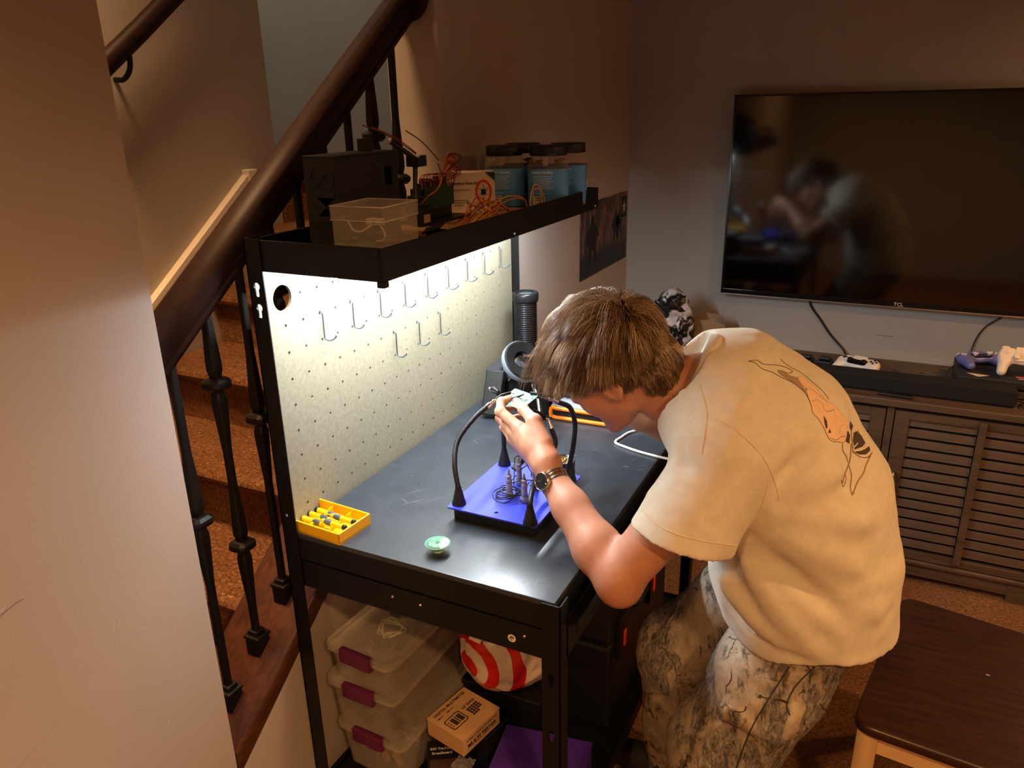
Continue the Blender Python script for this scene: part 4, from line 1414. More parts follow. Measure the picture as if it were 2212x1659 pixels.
mb.tube(catmull([(-0.72, 1.42, zp+.003), (-0.70, 1.45, zp+.03), (-0.672, 1.46, zp+.04), (-0.655, 1.44, zp+.02), (-0.67, 1.415, zp+.004)], 6), 0.0013, 6)
mb.build('lead', RUB, tl, local=False)
MB().box((-0.008, -0.018, -0.006), (0.008, 0.018, 0.006), 0.003, M=T(-0.712, 1.445, zp+.038) @ RX(40) @ RZ(-20)).build('clip_body', BLK2, tl, local=False)
MB().box((-0.006, -0.014, -0.005), (0.006, 0.014, 0.005), 0.002, M=T(-0.673, 1.462, zp+.012) @ RZ(-50)).build('clip_body', BLK2, tl, local=False)

# ---- brass sponge cup
cp = thing('tip_cleaner', 'round metal tip cleaner cup with brass wool behind the hand', 'cup', (-0.640, 1.545, BZ))
MB().lathe([(0, 0), (0.026, 0), (0.027, 0.004), (0.027, 0.030), (0.024, 0.034), (0.027, 0.040), (0.027, 0.055), (0.025, 0.055), (0.024, 0.040), (0, 0.040)], 24).build('cup_shell', mat('smoked_metal', c(90, 92, 96), 0.25, 0.9), cp)
mb = MB()
for k in range(40):
    a0 = rnd.uniform(0, 6.28); r0 = rnd.uniform(0.0, 0.018)
    cx_, cy_ = r0*cos(a0), r0*sin(a0)
    mb.tube(catmull([(cx_+0.005*cos(t), cy_+0.005*sin(t), 0.045+0.012*rnd.random()) for t in (0, 1.5, 3, 4.5, 6)], 3), 0.0006, 4, cap=False)
tag(mb.build('brass_wool', mat('brass', c(196, 150, 80), 0.3, 1.0), cp), kind='stuff')

# ---- magnifier lamp: ring head on a slanting rod
mg = thing('magnifier', 'black round magnifier on a slanting steel rod beside the head', 'magnifier', (-0.73, 1.62, BZ))
Mh = frame((-0.870, 1.80, 1.092), (0.40, 0.90, 0.10), (-0.62, 0.15, 0.74))
ring = [(0.028, -0.012), (0.054, -0.012), (0.058, -0.006), (0.058, 0.012), (0.054, 0.016), (0.028, 0.010), (0.026, 0.0), (0.028, -0.012)]
MB().lathe(ring, 48, M=Mh, smooth=False).build('ring_head', mat('matt_black', c(12, 12, 13), 0.6, spec=0.2), mg, local=False)
MB().lathe([(0.056, -0.012), (0.0592, -0.006), (0.0592, 0.010), (0.056, 0.014)], 36, M=Mh).build('rim', mat('rim_grey', c(120, 132, 140), 0.4), mg, local=False)
MB().lathe([(0, 0.004), (0.016, 0.003), (0.028, 0.0), (0.016, -0.003), (0, -0.004)], 32, M=Mh).build('lens', mat('lens_glass', (1, 1, 1, 1), 0.03, trans=1.0), mg, local=False)
MB().tube([(-0.835, 1.795, 1.03), (-0.79, 1.73, 1.02), (-0.725, 1.63, BZ+0.012)], 0.0058, 12).build('rod', CHROME, mg, local=False)
MB().lathe([(0, 0), (0.03, 0), (0.03, 0.006), (0.01, 0.012), (0.008, 0.016), (0, 0.016)], 20, base=(-0.722, 1.626, BZ)).build('rod_foot', BLK2, mg, local=False)
MB().tube(catmull([(-0.87, 1.80, 1.11), (-0.85, 1.83, 1.10), (-0.82, 1.87, 1.075), (-0.80, 1.90, 1.06)], 5), 0.006, 10).build('handle', CHROME, mg, local=False)

# ---- corrugated black cylinder
cy = thing('corrugated_tube', 'tall ribbed black cylinder with a clear top standing behind the magnifier', 'canister', (-1.015, 2.133, BZ))
prof = [(0, 0), (0.036, 0), (0.036, 0.02)]
z = 0.02
while z < 0.272:
    prof += [(0.0335, z+0.001), (0.0368, z+0.0035), (0.0335, z+0.006)]
    z += 0.007
prof += [(0.0335, z), (0.040, z+0.002), (0.0415, z+0.006), (0.0415, z+0.026), (0.039, z+0.030), (0.030, z+0.030), (0.028, z+0.024), (0, z+0.022)]
MB().lathe(prof, 28).build('tube_body', mat('gloss_black', c(22, 23, 26), 0.28), cy)
MB().lathe([(0.0, z+0.026), (0.018, z+0.0275), (0.027, z+0.024)], 24).build('lens', mat('dark_glass', c(120, 130, 138), 0.08, 0.7), cy)

# ---- black plastic bin with sloping lid in the far corner, and the power adapter leaning on it
bn = thing('parts_bin', 'squat black plastic bin with overhanging rim at the far end of the bench', 'bin', (-0.935, 1.985, BZ), radians(4))
MB().box((-0.092, -0.082, 0.0), (0.092, 0.076, 0.098), 0.006).build('bin_body', BLK2, bn)
MB().box((-0.103, -0.094, 0.098), (0.103, 0.086, 0.122), 0.006).build('rim', mat('charcoal_plastic', c(44, 46, 54), 0.5), bn)
ad = thing('power_adapter', 'black power adapter brick leaning against the bin', 'power adapter', (-0.985, 1.875, BZ))
Ma = frame((-0.985, 1.848, BZ+0.068), (0.93, 0.10, 0.0), (0.16, 0.42, 0.88))
MB().box((-0.027, -0.066, -0.016), (0.027, 0.066, 0.016), 0.004, M=Ma).build('brick', BLK2, ad, local=False)
MB().cyl(Ma @ Vector((0.012, 0.066, 0)), Ma @ Vector((0.016, 0.084, 0)), 0.0052, 0.004, 10).tube(catmull([Ma @ Vector(p) for p in ((0.016, 0.082, 0), (0.022, 0.10, 0.004), (0.05, 0.105, 0.01), (0.075, 0.085, 0.012), (0.08, 0.03, 0.02))], 6), 0.0028, 8).build('lead', RUB, ad, local=False)
wrb = thing('wire_bundle', 'tied bundle of thin black wires hanging over the bin front', 'cable', (-0.905, 1.885, BZ))
mb = MB()
for k in range(7):
    dx = 0.004*k
    mb.tube(catmull([(-0.925+dx*0.6, 1.90, 1.024), (-0.922+dx*0.5, 1.880, 1.015), (-0.912+dx*0.3+rnd.uniform(-.004, .004), 1.874, 0.985), (-0.905+dx*0.2, 1.870, 0.955), (-0.908+dx*0.9, 1.868, 0.925), (-0.905+dx*1.2, 1.86, 0.905)], 6), 0.0015, 6)
mb.tube(catmull([(-0.94, 1.868, 0.962), (-0.91, 1.862, 0.957), (-0.885, 1.866, 0.957)], 6), 0.0011, 6)
mb.build('wires', RUB, wrb, local=False)
MB().cyl((-0.935, 1.874, 1.020), (-0.948, 1.868, 1.004), 0.0035, 0.002, 10).build('plug', CHROME, wrb, local=False)

# ---- zip case on the grey and orange sleeve
oc = thing('sleeve_case', 'grey zip sleeve with bright orange edging lying on the bench', 'case', (-0.730, 1.965, BZ), radians(2))
ORG = mat('orange_trim', c(250, 140, 24), 0.45)
MB().box((-0.092, -0.072, 0.003), (0.092, 0.085, 0.034), 0.008).build('sleeve_body', mat('black_fabric', c(26, 26, 28), 0.8, bump=0.3, bscale=300), oc)
MB().box((-0.094, -0.070, 0.0335), (0.092, 0.088, 0.042), 0.003).build('grey_flap', mat('grey_fabric', c(138, 144, 150), 0.8), oc)
loop = rrect(-0.095, -0.076, 0.095, 0.088, 0.018, 6)
MB().tube([(x, y, 0.0065) for x, y in loop], 0.0062, 8, closed=True).build('lower_piping', ORG, oc)
MB().tube([(x, y, 0.034) for x, y in loop], 0.0055, 8, closed=True).build('upper_piping', ORG, oc)
MB().tube([(-0.094, -0.074, 0.007), (-0.096, -0.075, 0.02), (-0.094, -0.074, 0.034)], 0.006, 8).build('corner_piping', ORG, oc)
zc = thing('zip_case', 'small charcoal zip case resting on the orange edged sleeve', 'case', (-0.765, 2.00, BZ+0.042), radians(-6))
GC = mat('charcoal_fabric', c(66, 70, 78), 0.75, bump=0.3, bscale=400)
def pillow(mb, hx, hy, z0, z1, r):
    for zz0, zz1 in ((z0, z1),):
        mb.box((-hx, -hy, zz0), (hx, hy, zz1), r)
    return mb
pillow(MB(), 0.078, 0.050, 0.0, 0.022, 0.009).build('lower_shell', GC, zc)
pillow(MB(), 0.078, 0.050, 0.026, 0.050, 0.010).build('upper_shell', GC, zc)
MB().box((-0.0745, -0.0465, 0.018), (0.0745, 0.0465, 0.030)).build('zip_tape', RUB, zc)

# ---- white cable looping on the bench front
wc = thing('white_cable', 'white charging cable looped on the bench beside the chest', 'cable', (-0.55, 1.82, BZ))
pts = [(-0.43, 1.747, .905), (-0.478, 1.754, .904), (-0.523, 1.764, .9035), (-0.560, 1.776, .9035), (-0.596, 1.795, .9035), (-0.592, 1.835, .9035), (-0.583, 1.872, .9035), (-0.560, 1.902, .9035), (-0.525, 1.918, .9035), (-0.505, 1.905, .909), (-0.488, 1.888, .904), (-0.468, 1.890, .904), (-0.44, 1.90, .905)]
MB().tube(catmull(pts, 8), 0.0034, 10).build('cord', mat('white_cable', c(235, 232, 230), 0.45), wc, local=False)
MB().tube(catmull([(-0.545, 1.985, .9035), (-0.528, 1.96, .9035), (-0.506, 1.925, .909), (-0.49, 1.90, .909)], 5), 0.0034, 10).build('cord_end', mat('white_cable', c(235, 232, 230), 0.45), wc, local=False)
# ================================================================== THINGS ON THE UPPER SHELF
ZS = 1.4855
def hazy(name, col, fac, rough):
    """thin see-through plastic: mostly clear film with a hazy glossy skin"""
    t = NT(name)
    t.b.inputs['Base Color'].default_value = col
    t.b.inputs['Roughness'].default_value = rough
    tr_ = t.n('ShaderNodeBsdfTransparent'); tr_.inputs[0].default_value = (0.95, 0.94, 0.92, 1)
    lw_ = t.n('ShaderNodeLayerWeight'); lw_.inputs['Blend'].default_value = 0.35
    ma = t.n('ShaderNodeMath', operation='MULTIPLY_ADD'); ma.inputs[1].default_value = 0.30; ma.inputs[2].default_value = fac
    t.l(lw_.outputs['Facing'], ma.inputs[0])
    mx = t.n('ShaderNodeMixShader')
    t.l(ma.outputs[0], mx.inputs[0]); t.l(tr_.outputs[0], mx.inputs[1]); t.l(t.b.outputs[0], mx.inputs[2])
    t.l(mx.outputs[0], t.nt.nodes['Material Output'].inputs['Surface'])
    return t.m
BOXB = mat('printed_black', c(30, 30, 31), 0.7, bump=0.25, bscale=900, bdist=0.0005)
bb = thing('printed_case', 'tall matt black printed case with raised letters on the shelf', 'case', (-1.0, 1.305, ZS))
x0, x1, y0, y1, h = -1.040, -0.963, 1.20, 1.405, 0.178
def wl_(*p): return p
mb = MB()
# right-hand face with cut-outs (faces +X): local x = Y, local y = Z, local z = X
Mx = Matrix(((0, 0, 1, 0), (1, 0, 0, 0), (0, 1, 0, ZS), (0, 0, 0, 1)))
plate(mb, [(y0, 0), (y1, 0), (y1, h), (y0, h)], [[(y1-0.048, h-0.064), (y1-0.018, h-0.064), (y1-0.018, h-0.026), (y1-0.048, h-0.026)], [(y1-0.125, 0.072), (y1-0.05, 0.072), (y1-0.05, 0.088), (y1-0.125, 0.088)]], x1-0.004, x1, Mx)
mb.box((x0, y0, ZS), (x1-0.004, y0+0.004, ZS+h)).box((x0, y1-0.004, ZS), (x1-0.004, y1, ZS+h)).box((x0, y0+0.004, ZS), (x0+0.004, y1-0.004, ZS+h))
mb.box((x0+0.004, y0+0.004, ZS), (x1-0.004, y1-0.004, ZS+0.004))
mb.build('shell', BOXB, bb, local=False)
MB().box((x0, y0, ZS+h), (x1, y1, ZS+h+0.005), 0.0015).build('lid', BOXB, bb, local=False)
MB().box((x0+0.03, y1-0.07, ZS+h+0.005), (x0+0.05, y1-0.045, ZS+h+0.03), 0.001).build('tab', BOXB, bb, local=False)
text_mesh('MS', 0.088, frame(((x0+x1)/2+0.004, y0-0.0005, ZS+0.108), (0, 0, 1), (-1, 0, 0)), 0.0018, bold=True).build('raised_letters', BOXB, bb, local=False)
# pair of stubs poking above the shelf corner
ps = thing('clear_parts_box', 'hazy clear plastic box with white leads at the near shelf corner', 'box', (-0.872, 1.19, ZS), radians(3))
CLEAR = hazy('hazy_plastic', c(214, 204, 194), 0.09, 0.25)
mb = MB()
bx, by, bh = 0.054, 0.060, 0.100
mb.box((-bx-0.008, -by-0.008, 0.026), (bx+0.008, by+0.008, 0.030), 0.001)
mb.build('tray_flange', CLEAR, ps)
mb = MB()
for lo, hi in (((-bx, -by, 0.0), (bx, -by+0.0015, bh-0.02)), ((-bx, by-0.0015, 0.0), (bx, by, bh-0.02)), ((-bx, -by, 0.0), (-bx+0.0015, by, bh-0.02)), ((bx-0.0015, -by, 0.0), (bx, by, bh-0.02)), ((-bx, -by, 0), (bx, by, 0.0015))):
    mb.box(lo, hi)
mb.build('box_body', CLEAR, ps)
mb = MB()
for lo, hi in (((-bx-.002, -by-.002, bh-0.024), (bx+.002, -by, bh)), ((-bx-.002, by, bh-0.024), (bx+.002, by+.002, bh)), ((-bx-.002, -by, bh-0.024), (-bx, by, bh)), ((bx, -by, bh-0.024), (bx+.002, by, bh)), ((-bx-.002, -by-.002, bh), (bx+.002, by+.002, bh+0.0015))):
    mb.box(lo, hi)
mb.build('box_lid', CLEAR, ps)
for x in (-0.002,):
    MB().box((x-0.004, -by-0.004, bh-0.026), (x+0.004, -by-0.002, bh-0.006)).build('hinge_rib', CLEAR, ps)
EDGEP = hazy('plastic_edge', c(232, 222, 212), 0.55, 0.2)
for zz in (bh+0.001, bh-0.024):
    MB().tube([(x, y, zz) for x, y in ((-bx-.002, -by-.002), (bx+.002, -by-.002), (bx+.002, by+.002), (-bx-.002, by+.002))], 0.0011, 6, closed=True).build('lid_edge', EDGEP, ps)
MB().box((bx+0.002, -0.012, bh-0.03), (bx+0.005, 0.012, bh-0.004), 0.001).build('latch', CLEAR, ps)
WHT = mat('white_plastic', c(228, 220, 206), 0.45)
MB().tube(catmull([(-0.030, -0.045, 0.072), (-0.018, -0.048, 0.058), (0.0, -0.05, 0.056), (0.018, -0.048, 0.066), (0.034, -0.045, 0.070), (0.042, -0.04, 0.055), (0.036, -0.035, 0.040), (0.018, -0.03, 0.036)], 6), 0.0016, 8).build('white_lead', WHT, ps)
for x in (0.018, 0.036):
    MB().box((x-0.007, -0.05, 0.068), (x+0.007, -0.036, 0.080), 0.001).build('connector', WHT, ps)
mb = MB()
rnd = random.Random(21)
for k in range(16):
    x, y = rnd.uniform(-0.045, 0.045), rnd.uniform(-0.05, 0.05)
    mb.box((-0.012, -0.004, 0), (0.012, 0.004, 0.006), M=T(x, y, rnd.uniform(0.004, 0.05)) @ RZ(rnd.uniform(0, 180)) @ RX(rnd.uniform(-40, 40)))
tag(mb.build('loose_parts', mat('grey_bits', c(120, 112, 104), 0.6), ps), kind='stuff')

# ---- wooden board under the robot
WB = wood_mat('plain_board', c(176, 132, 88), c(140, 98, 62), 0.6, (3, 30, 30))
tag(MB().box((-1.02, 1.43, ZS), (-0.80, 1.86, ZS+0.012), 0.001).build('wooden_board', WB), 'bare wooden board lying on the shelf under the robot wires', 'board')
ZB = ZS+0.0122
# ---- robot leg and servo controller with wires
SERVO = mat('servo_black', c(24, 24, 26), 0.4)
rb = thing('servo_robot', 'small black servo robot with green circuit boards and wires on the shelf', 'robot', (-0.985, 1.58, ZB))
mb = MB()
mb.box((-1.055, 1.50, ZB), (-0.945, 1.68, ZB+0.006), 0.001)
mb.box((-1.035, 1.54, ZB+0.006), (-0.985, 1.66, ZB+0.060), 0.002)
mb.build('chassis', SERVO, rb, local=False)
MB().box((-0.984, 1.535, ZB+0.030), (-0.981, 1.665, ZB+0.080)).build('circuit_board', mat('pcb_dark', c(24, 62, 44), 0.4), rb, local=False)
mb = MB()
for k in range(6):
    mb.box((-1.03+0.002, 1.545+0.02*k, ZB+0.06), (-0.995, 1.557+0.02*k, ZB+0.075+0.01*(k % 3)), 0.001)
mb.build('header_blocks', SERVO, rb, local=False)
MB().box((-0.985, 1.475, ZB+0.002), (-0.955, 1.515, ZB+0.05), 0.002, M=None).build('servo', SERVO, rb, local=False)
MB().box((-0.954, 1.482, ZB+0.008), (-0.9535, 1.508, ZB+0.026)).build('servo_label', mat('servo_label', c(168, 140, 70), 0.5), rb, local=False)
mb = MB()
mb.tube([(-0.985, 1.50, ZB+0.05), (-0.99, 1.51, ZB+0.09), (-0.992, 1.52, ZB+0.14)], [0.007, 0.005, 0.006], 8)
mb.box((-1.008, 1.505, ZB+0.128), (-0.974, 1.54, ZB+0.152), 0.002)
mb.tube([(-0.995, 1.512, ZB+0.150), (-1.012, 1.490, ZB+0.170), (-1.022, 1.472, ZB+0.184)], 0.0062, 8)
mb.build('leg_arm', SERVO, rb, local=False)
MB().lathe([(0, 0), (0.005, 0), (0.005, 0.004), (0, 0.004)], 12, M=T(-0.976, 1.508, ZB+0.152) @ RX(60)).build('servo_horn', WHT, rb, local=False)
MB().lathe([(0, 0.0), (0.004, 0.0), (0.004, 0.012), (0, 0.012)], 10, base=(-1.023, 1.471, ZB+0.180)).build('tip_bolt', WHT, rb, local=False)
# servo wires (orange, red, brown) in loops
WO, WR, WBR, WY = mat('wire_orange', c(206, 104, 30), 0.45), mat('wire_red', c(150, 40, 22), 0.45), mat('wire_brown', c(84, 44, 26), 0.45), mat('wire_yellow', c(206, 150, 40), 0.45)
sw = thing('servo_wires', 'bunch of orange, red and brown servo wires looping above the robot', 'cable', (-0.985, 1.62, ZB))
rnd = random.Random(4)
for k in range(12):
    m_ = (WO, WR, WBR)[k % 3]
    a = k*0.5
    base_ = Vector((-1.0+0.003*k, 1.555+0.008*k, ZB+0.075))
    knot = Vector((-0.985, 1.625, ZB+0.110))
    lob = Vector((0.0, 0.045+0.02*rnd.random(), 0.022*sin(a)+0.012))
    pts = [base_, base_+Vector((0, 0, 0.03)), knot+Vector((rnd.uniform(-.005, .005), -0.012, -.006)), knot, knot+lob*0.5+Vector((0, 0, 0.02)), knot+lob+Vector((0.01*rnd.uniform(-1, 1), 0.015, 0.0)), knot+lob*0.6+Vector((0, 0, -0.012)), knot+Vector((0, .008, -.004)), knot+Vector((0, -0.02, -0.02)), base_+Vector((0.01, -0.01, 0.02))]
    MB().tube(catmull(pts, 5), 0.0013, 6).build('wire', m_, sw, local=False)
for (a, b, m_) in (((-0.985, 1.53, ZB+0.150), (-1.05, 1.445, ZB+0.215), WR), ((-0.985, 1.525, ZB+0.150), (-1.055, 1.42, ZB+0.22), WBR), ((-0.985, 1.61, ZB+0.135), (-1.02, 1.53, ZB+0.205), WBR)):
    a, b = Vector(a), Vector(b)
    MB().tube(catmull([a, a.lerp(b, 0.5)+Vector((0, 0, 0.008)), b], 6), 0.0013, 6).build('wire', m_, sw, local=False)
for k, m_ in ((0, WO), (1, WBR)):
    MB().tube(catmull([(-0.985, 1.605, ZB+0.128), (-0.965, 1.585, ZB+0.10), (-0.955, 1.55, ZB+0.078-0.004*k), (-0.965, 1.52, ZB+0.062), (-0.97, 1.50, ZB+0.05)], 6), 0.0016, 6).build('wire', m_, sw, local=False)
# loose tangle on the board
tg = thing('wire_tangle', 'loose tangle of red, orange and yellow wires lying in front of the kit box', 'cable', (-0.87, 1.62, ZB))
for k in range(16):
    m_ = (WR, WO, WBR, WY)[k % 4]
    x, y = -0.865+rnd.uniform(-.025, .02), 1.62+rnd.uniform(-.05, .05)
    pts = [(x-0.02, y-0.05, ZB+0.002), (x+rnd.uniform(-.02, .02), y-0.02, ZB+0.02+rnd.random()*0.02), (x+rnd.uniform(-.02, .02), y+0.01, ZB+0.035+rnd.random()*0.02), (x+rnd.uniform(-.01, .02), y+0.04, ZB+0.02), (x+0.01, y+0.06, ZB+0.004)]
    MB().tube(catmull(pts, 6), 0.0011, 6).build('wire', m_, tg, local=False)
MB().tube(catmull([(-0.85, 1.50, ZB+0.003), (-0.84, 1.56, ZB+0.03), (-0.835, 1.64, ZB+0.05), (-0.84, 1.72, ZB+0.046), (-0.85, 1.79, ZB+0.03), (-0.86, 1.83, ZB+0.006)], 8), 0.0017, 6).build('wire', WY, tg, local=False)
MB().tube(catmull([(-0.845, 1.51, ZB+0.003), (-0.83, 1.58, ZB+0.03), (-0.828, 1.66, ZB+0.044), (-0.835, 1.75, ZB+0.036), (-0.85, 1.80, ZB+0.01)], 8), 0.0017, 6).build('wire', WO, tg, local=False)
# ---- white kit box with a red ring
kb = thing('robot_kit_box', 'white cardboard kit box with a red ring printed on its front', 'box', (-0.985, 1.765, ZB), radians(33))
MB().box((-0.055, -0.032, 0), (0.055, 0.032, 0.098), 0.001).build('carton', mat('white_carton', c(214, 196, 180), 0.6), kb)
Mf = frame((0, -0.0323, 0.05), (1, 0, 0), (0, 0, 1))
text_mesh('Insectbot Hexa Kit', 0.0095, Mf @ T(-0.022, 0.022, 0), 0.0002, bold=True).build('lettering', INK, kb)
text_mesh('ESP32 & Arduino', 0.0062, Mf @ T(-0.030, 0.006, 0), 0.0002).build('lettering', INK, kb)
for i, wdt in enumerate((0.036, 0.030, 0.024)):
    MB().box((-0.050, -0.0326, 0.030-0.006*i), (-0.050+wdt, -0.0322, 0.0312-0.006*i)).build('print_line', INK, kb)
mb = MB()
plate(mb, circ(0.026, 0.0, 0.021, 32, 0.030), [circ(0.026, 0.0, 0.0155, 32, 0.024)], 0, 0.0004, Mf)
mb.build('red_ring', mat('ring_red', c(196, 52, 20), 0.5), kb)
mb = MB()
for k in range(6):
    a = k*pi/3+0.3
    mb.tube([Mf @ Vector((0.026, 0.0, 0.0004)), Mf @ Vector((0.026+0.008*cos(a), 0.010*sin(a), 0.0004)), Mf @ Vector((0.026+0.013*cos(a+0.3), 0.018*sin(a+0.3), 0.0004))], 0.0007, 4)
mb.box((0.020, -0.0327, 0.043), (0.032, -0.0323, 0.057))
mb.build('printed_robot', INK, kb)
MB().prism([(0.030, 0.048), (0.055, 0.048), (0.055, 0.026)], 0, 0.0004, M=Mf).build('corner_flash', mat('navy_ink', c(28, 34, 46), 0.5), kb)

# ---- four nut jars with black lids and blue labels
def squircle(r, n=40, p=4.0):
    out = []
    for i in range(n):
        a = 2*pi*i/n
        k = (abs(cos(a))**p+abs(sin(a))**p)**(-1/p)
        out.append((r*k*cos(a), r*k*sin(a)))
    return out
JGLASS = hazy('jar_plastic', c(226, 214, 200), 0.08, 0.08)
JLAB = mat('jar_label_blue', c(80, 146, 212), 0.45, var=0.12, vscale=30)
JLID = mat('jar_lid', c(18, 17, 18), 0.45)
JW = mat('jar_text_white', c(206, 222, 236), 0.6)
JNAVY = mat('jar_navy', c(16, 36, 74), 0.5)
def ring_loft(mb, rings, n=40):
    """rings: (radius, z, power)"""
    vs, fs = [], []
    for r, z, p in rings:
        vs += [(x, y, z) for x, y in squircle(r, n, p)]
    for j in range(len(rings)-1):
        for i in range(n):
            fs.append((j*n+i, j*n+(i+1) % n, (j+1)*n+(i+1) % n, (j+1)*n+i))
    return mb.add(vs, fs, 0, True)
def nut_jar(x, y, rz, lab):
    o = thing('nut_jar', lab, 'jar', (x, y, ZS), rz, group='blue labelled nut jars on the shelf')
    R = 0.053
    ring_loft(MB(), [(R*0.9, 0, 5), (R, 0.006, 5), (R, 0.118, 5), (R*0.97, 0.126, 4), (R*0.88, 0.136, 2.6), (R*0.86, 0.140, 2), (R*0.86, 0.150, 2)]).build('jar_body', JGLASS, o)
    ring_loft(MB(), [(R*1.006, 0.012, 5), (R*1.012, 0.0125, 5), (R*1.012, 0.108, 5), (R*1.006, 0.1085, 5)]).build('label', JLAB, o)
    prof = [(0, 0.1655), (0.046, 0.1655), (0.0485, 0.163), (0.0495, 0.142), (0.048, 0.140)]
    lid = MB().lathe(prof, 36).build('lid', JLID, o)
    mb = MB()
    rnd2 = random.Random(int(x*1000))
    for k in range(26):
        mb.box((-0.010, -0.005, -0.003), (0.010, 0.005, 0.003), 0.001, M=T(rnd2.uniform(-.03, .03), rnd2.uniform(-.03, .03), rnd2.uniform(0.01, 0.128)) @ RZ(rnd2.uniform(0, 180)) @ RX(rnd2.uniform(-60, 60)))
    tag(mb.build('contents', mat('jar_parts', c(60, 50, 40), 0.6, var=0.6, vscale=40, col2=c(150, 128, 96)), o), kind='stuff')
    # near face print (local -Y) and right-hand face print (local +X)
    Mn = frame((0, -R*1.0135, 0.06), (1, 0, 0), (0, 0, 1))
    text_mesh('Heart Healthy', 0.0095, Mn @ T(-0.014, 0.040, 0), 0.0002, bold=True).build('lettering', JW, o)
    mb = MB()
    for i in range(8):
        wdt = 0.052-0.010*((i*37) % 3)/2
        mb.box((-0.038, -R*1.0145, 0.0895-0.0045*i), (-0.038+wdt, -R*1.0135, 0.0905-0.0045*i))
    mb.box((-0.038, -R*1.0145, 0.046), (-0.005, -R*1.0135, 0.047))
    tag(mb.build('fine_print', JW, o), kind='stuff')
    mb = MB()
    MB().box((-0.038, -R*1.0145, 0.016), (-0.012, -R*1.0137, 0.040)).build('barcode_panel', mat('barcode_white', c(222, 206, 184), 0.6), o)
    for i in range(9):
        mb.box((-0.036, -R*1.016, 0.018+0.0023*i), (-0.014, -R*1.0145, 0.018+0.0023*i+0.0005*(1+i % 3)))
    tag(mb.build('barcode', INK, o), kind='stuff')
    Mr = frame((R*1.0135, 0.004, 0.06), (0, 1, 0), (0, 0, 1))
    text_mesh('nut', 0.013, Mr @ T(0, 0.030, 0), 0.0002, bold=True).build('lettering', JNAVY, o)
    MB().prism(circ(0, 0.044, 0.004, 12, 0.006), 0, 0.0004, M=Mr).build('peanut_mark', JNAVY, o)
    for i, s_ in enumerate(('Lightly', 'Salted', 'Mixed', 'Nuts')):
        text_mesh(s_, 0.0095, Mr @ T(0, 0.006-0.010*i, 0), 0.0002, bold=True).build('lettering', JW, o)
    return o
nut_jar(-0.972, 1.925, radians(28), 'blue labelled nut jar beside the white kit box, near left of the four')
nut_jar(-0.850, 1.940, radians(22), 'blue labelled nut jar at the shelf front with wires looped before it')
nut_jar(-0.975, 2.050, radians(20), 'nut jar hidden behind the others, only its black lid showing')
nut_jar(-0.845, 2.062, radians(18), 'blue labelled nut jar at the far end of the shelf')
# pale wires looped in front of the near jar
jw = thing('jumper_loop', 'pale and black jumper wires looped in front of the nut jars', 'cable', (-0.83, 1.83, ZS))
for k, m_ in enumerate((mat('wire_pale', c(206, 176, 158), 0.5), RUB, mat('wire_tan', c(170, 110, 80), 0.5), mat('wire_pale', c(206, 176, 158), 0.5))):
    r = 0.026+0.004*k
    MB().tube(catmull([(-0.835+0.002*k, 1.82-r, ZS+0.002), (-0.832, 1.82-r*0.9, ZS+0.045), (-0.83, 1.82-0.3*r, ZS+0.068+0.003*k), (-0.828, 1.82+0.5*r, ZS+0.064), (-0.826, 1.82+r, ZS+0.036), (-0.83, 1.82+r*0.95, ZS+0.002)], 8), 0.0015, 6).build('wire', m_, jw, local=False)
# small black bracket with a cable tie near the clear box, blue cloth corner, marker
bk = thing('metal_bracket', 'small black bent metal bracket lying behind the clear box', 'bracket', (-0.86, 1.37, ZS))
MB().box((-0.025, -0.012, 0), (0.025, 0.012, 0.003), 0.0008, M=T(-0.86, 1.37, ZS+0.028) @ RX(20) @ RY(-18)).box((-0.025, -0.002, 0), (0.025, 0.002, 0.028), 0.0008, M=T(-0.86, 1.38, ZS+0.0)).build('bracket_body', BLK, bk, local=False)
tag(MB().cyl((-0.89, 1.86, ZS+0.006), (-0.87, 1.895, ZS+0.006), 0.004, 0.004, 10).build('steel_pin', CHROME), 'short bright steel pin lying in front of the nut jars', 'pin')
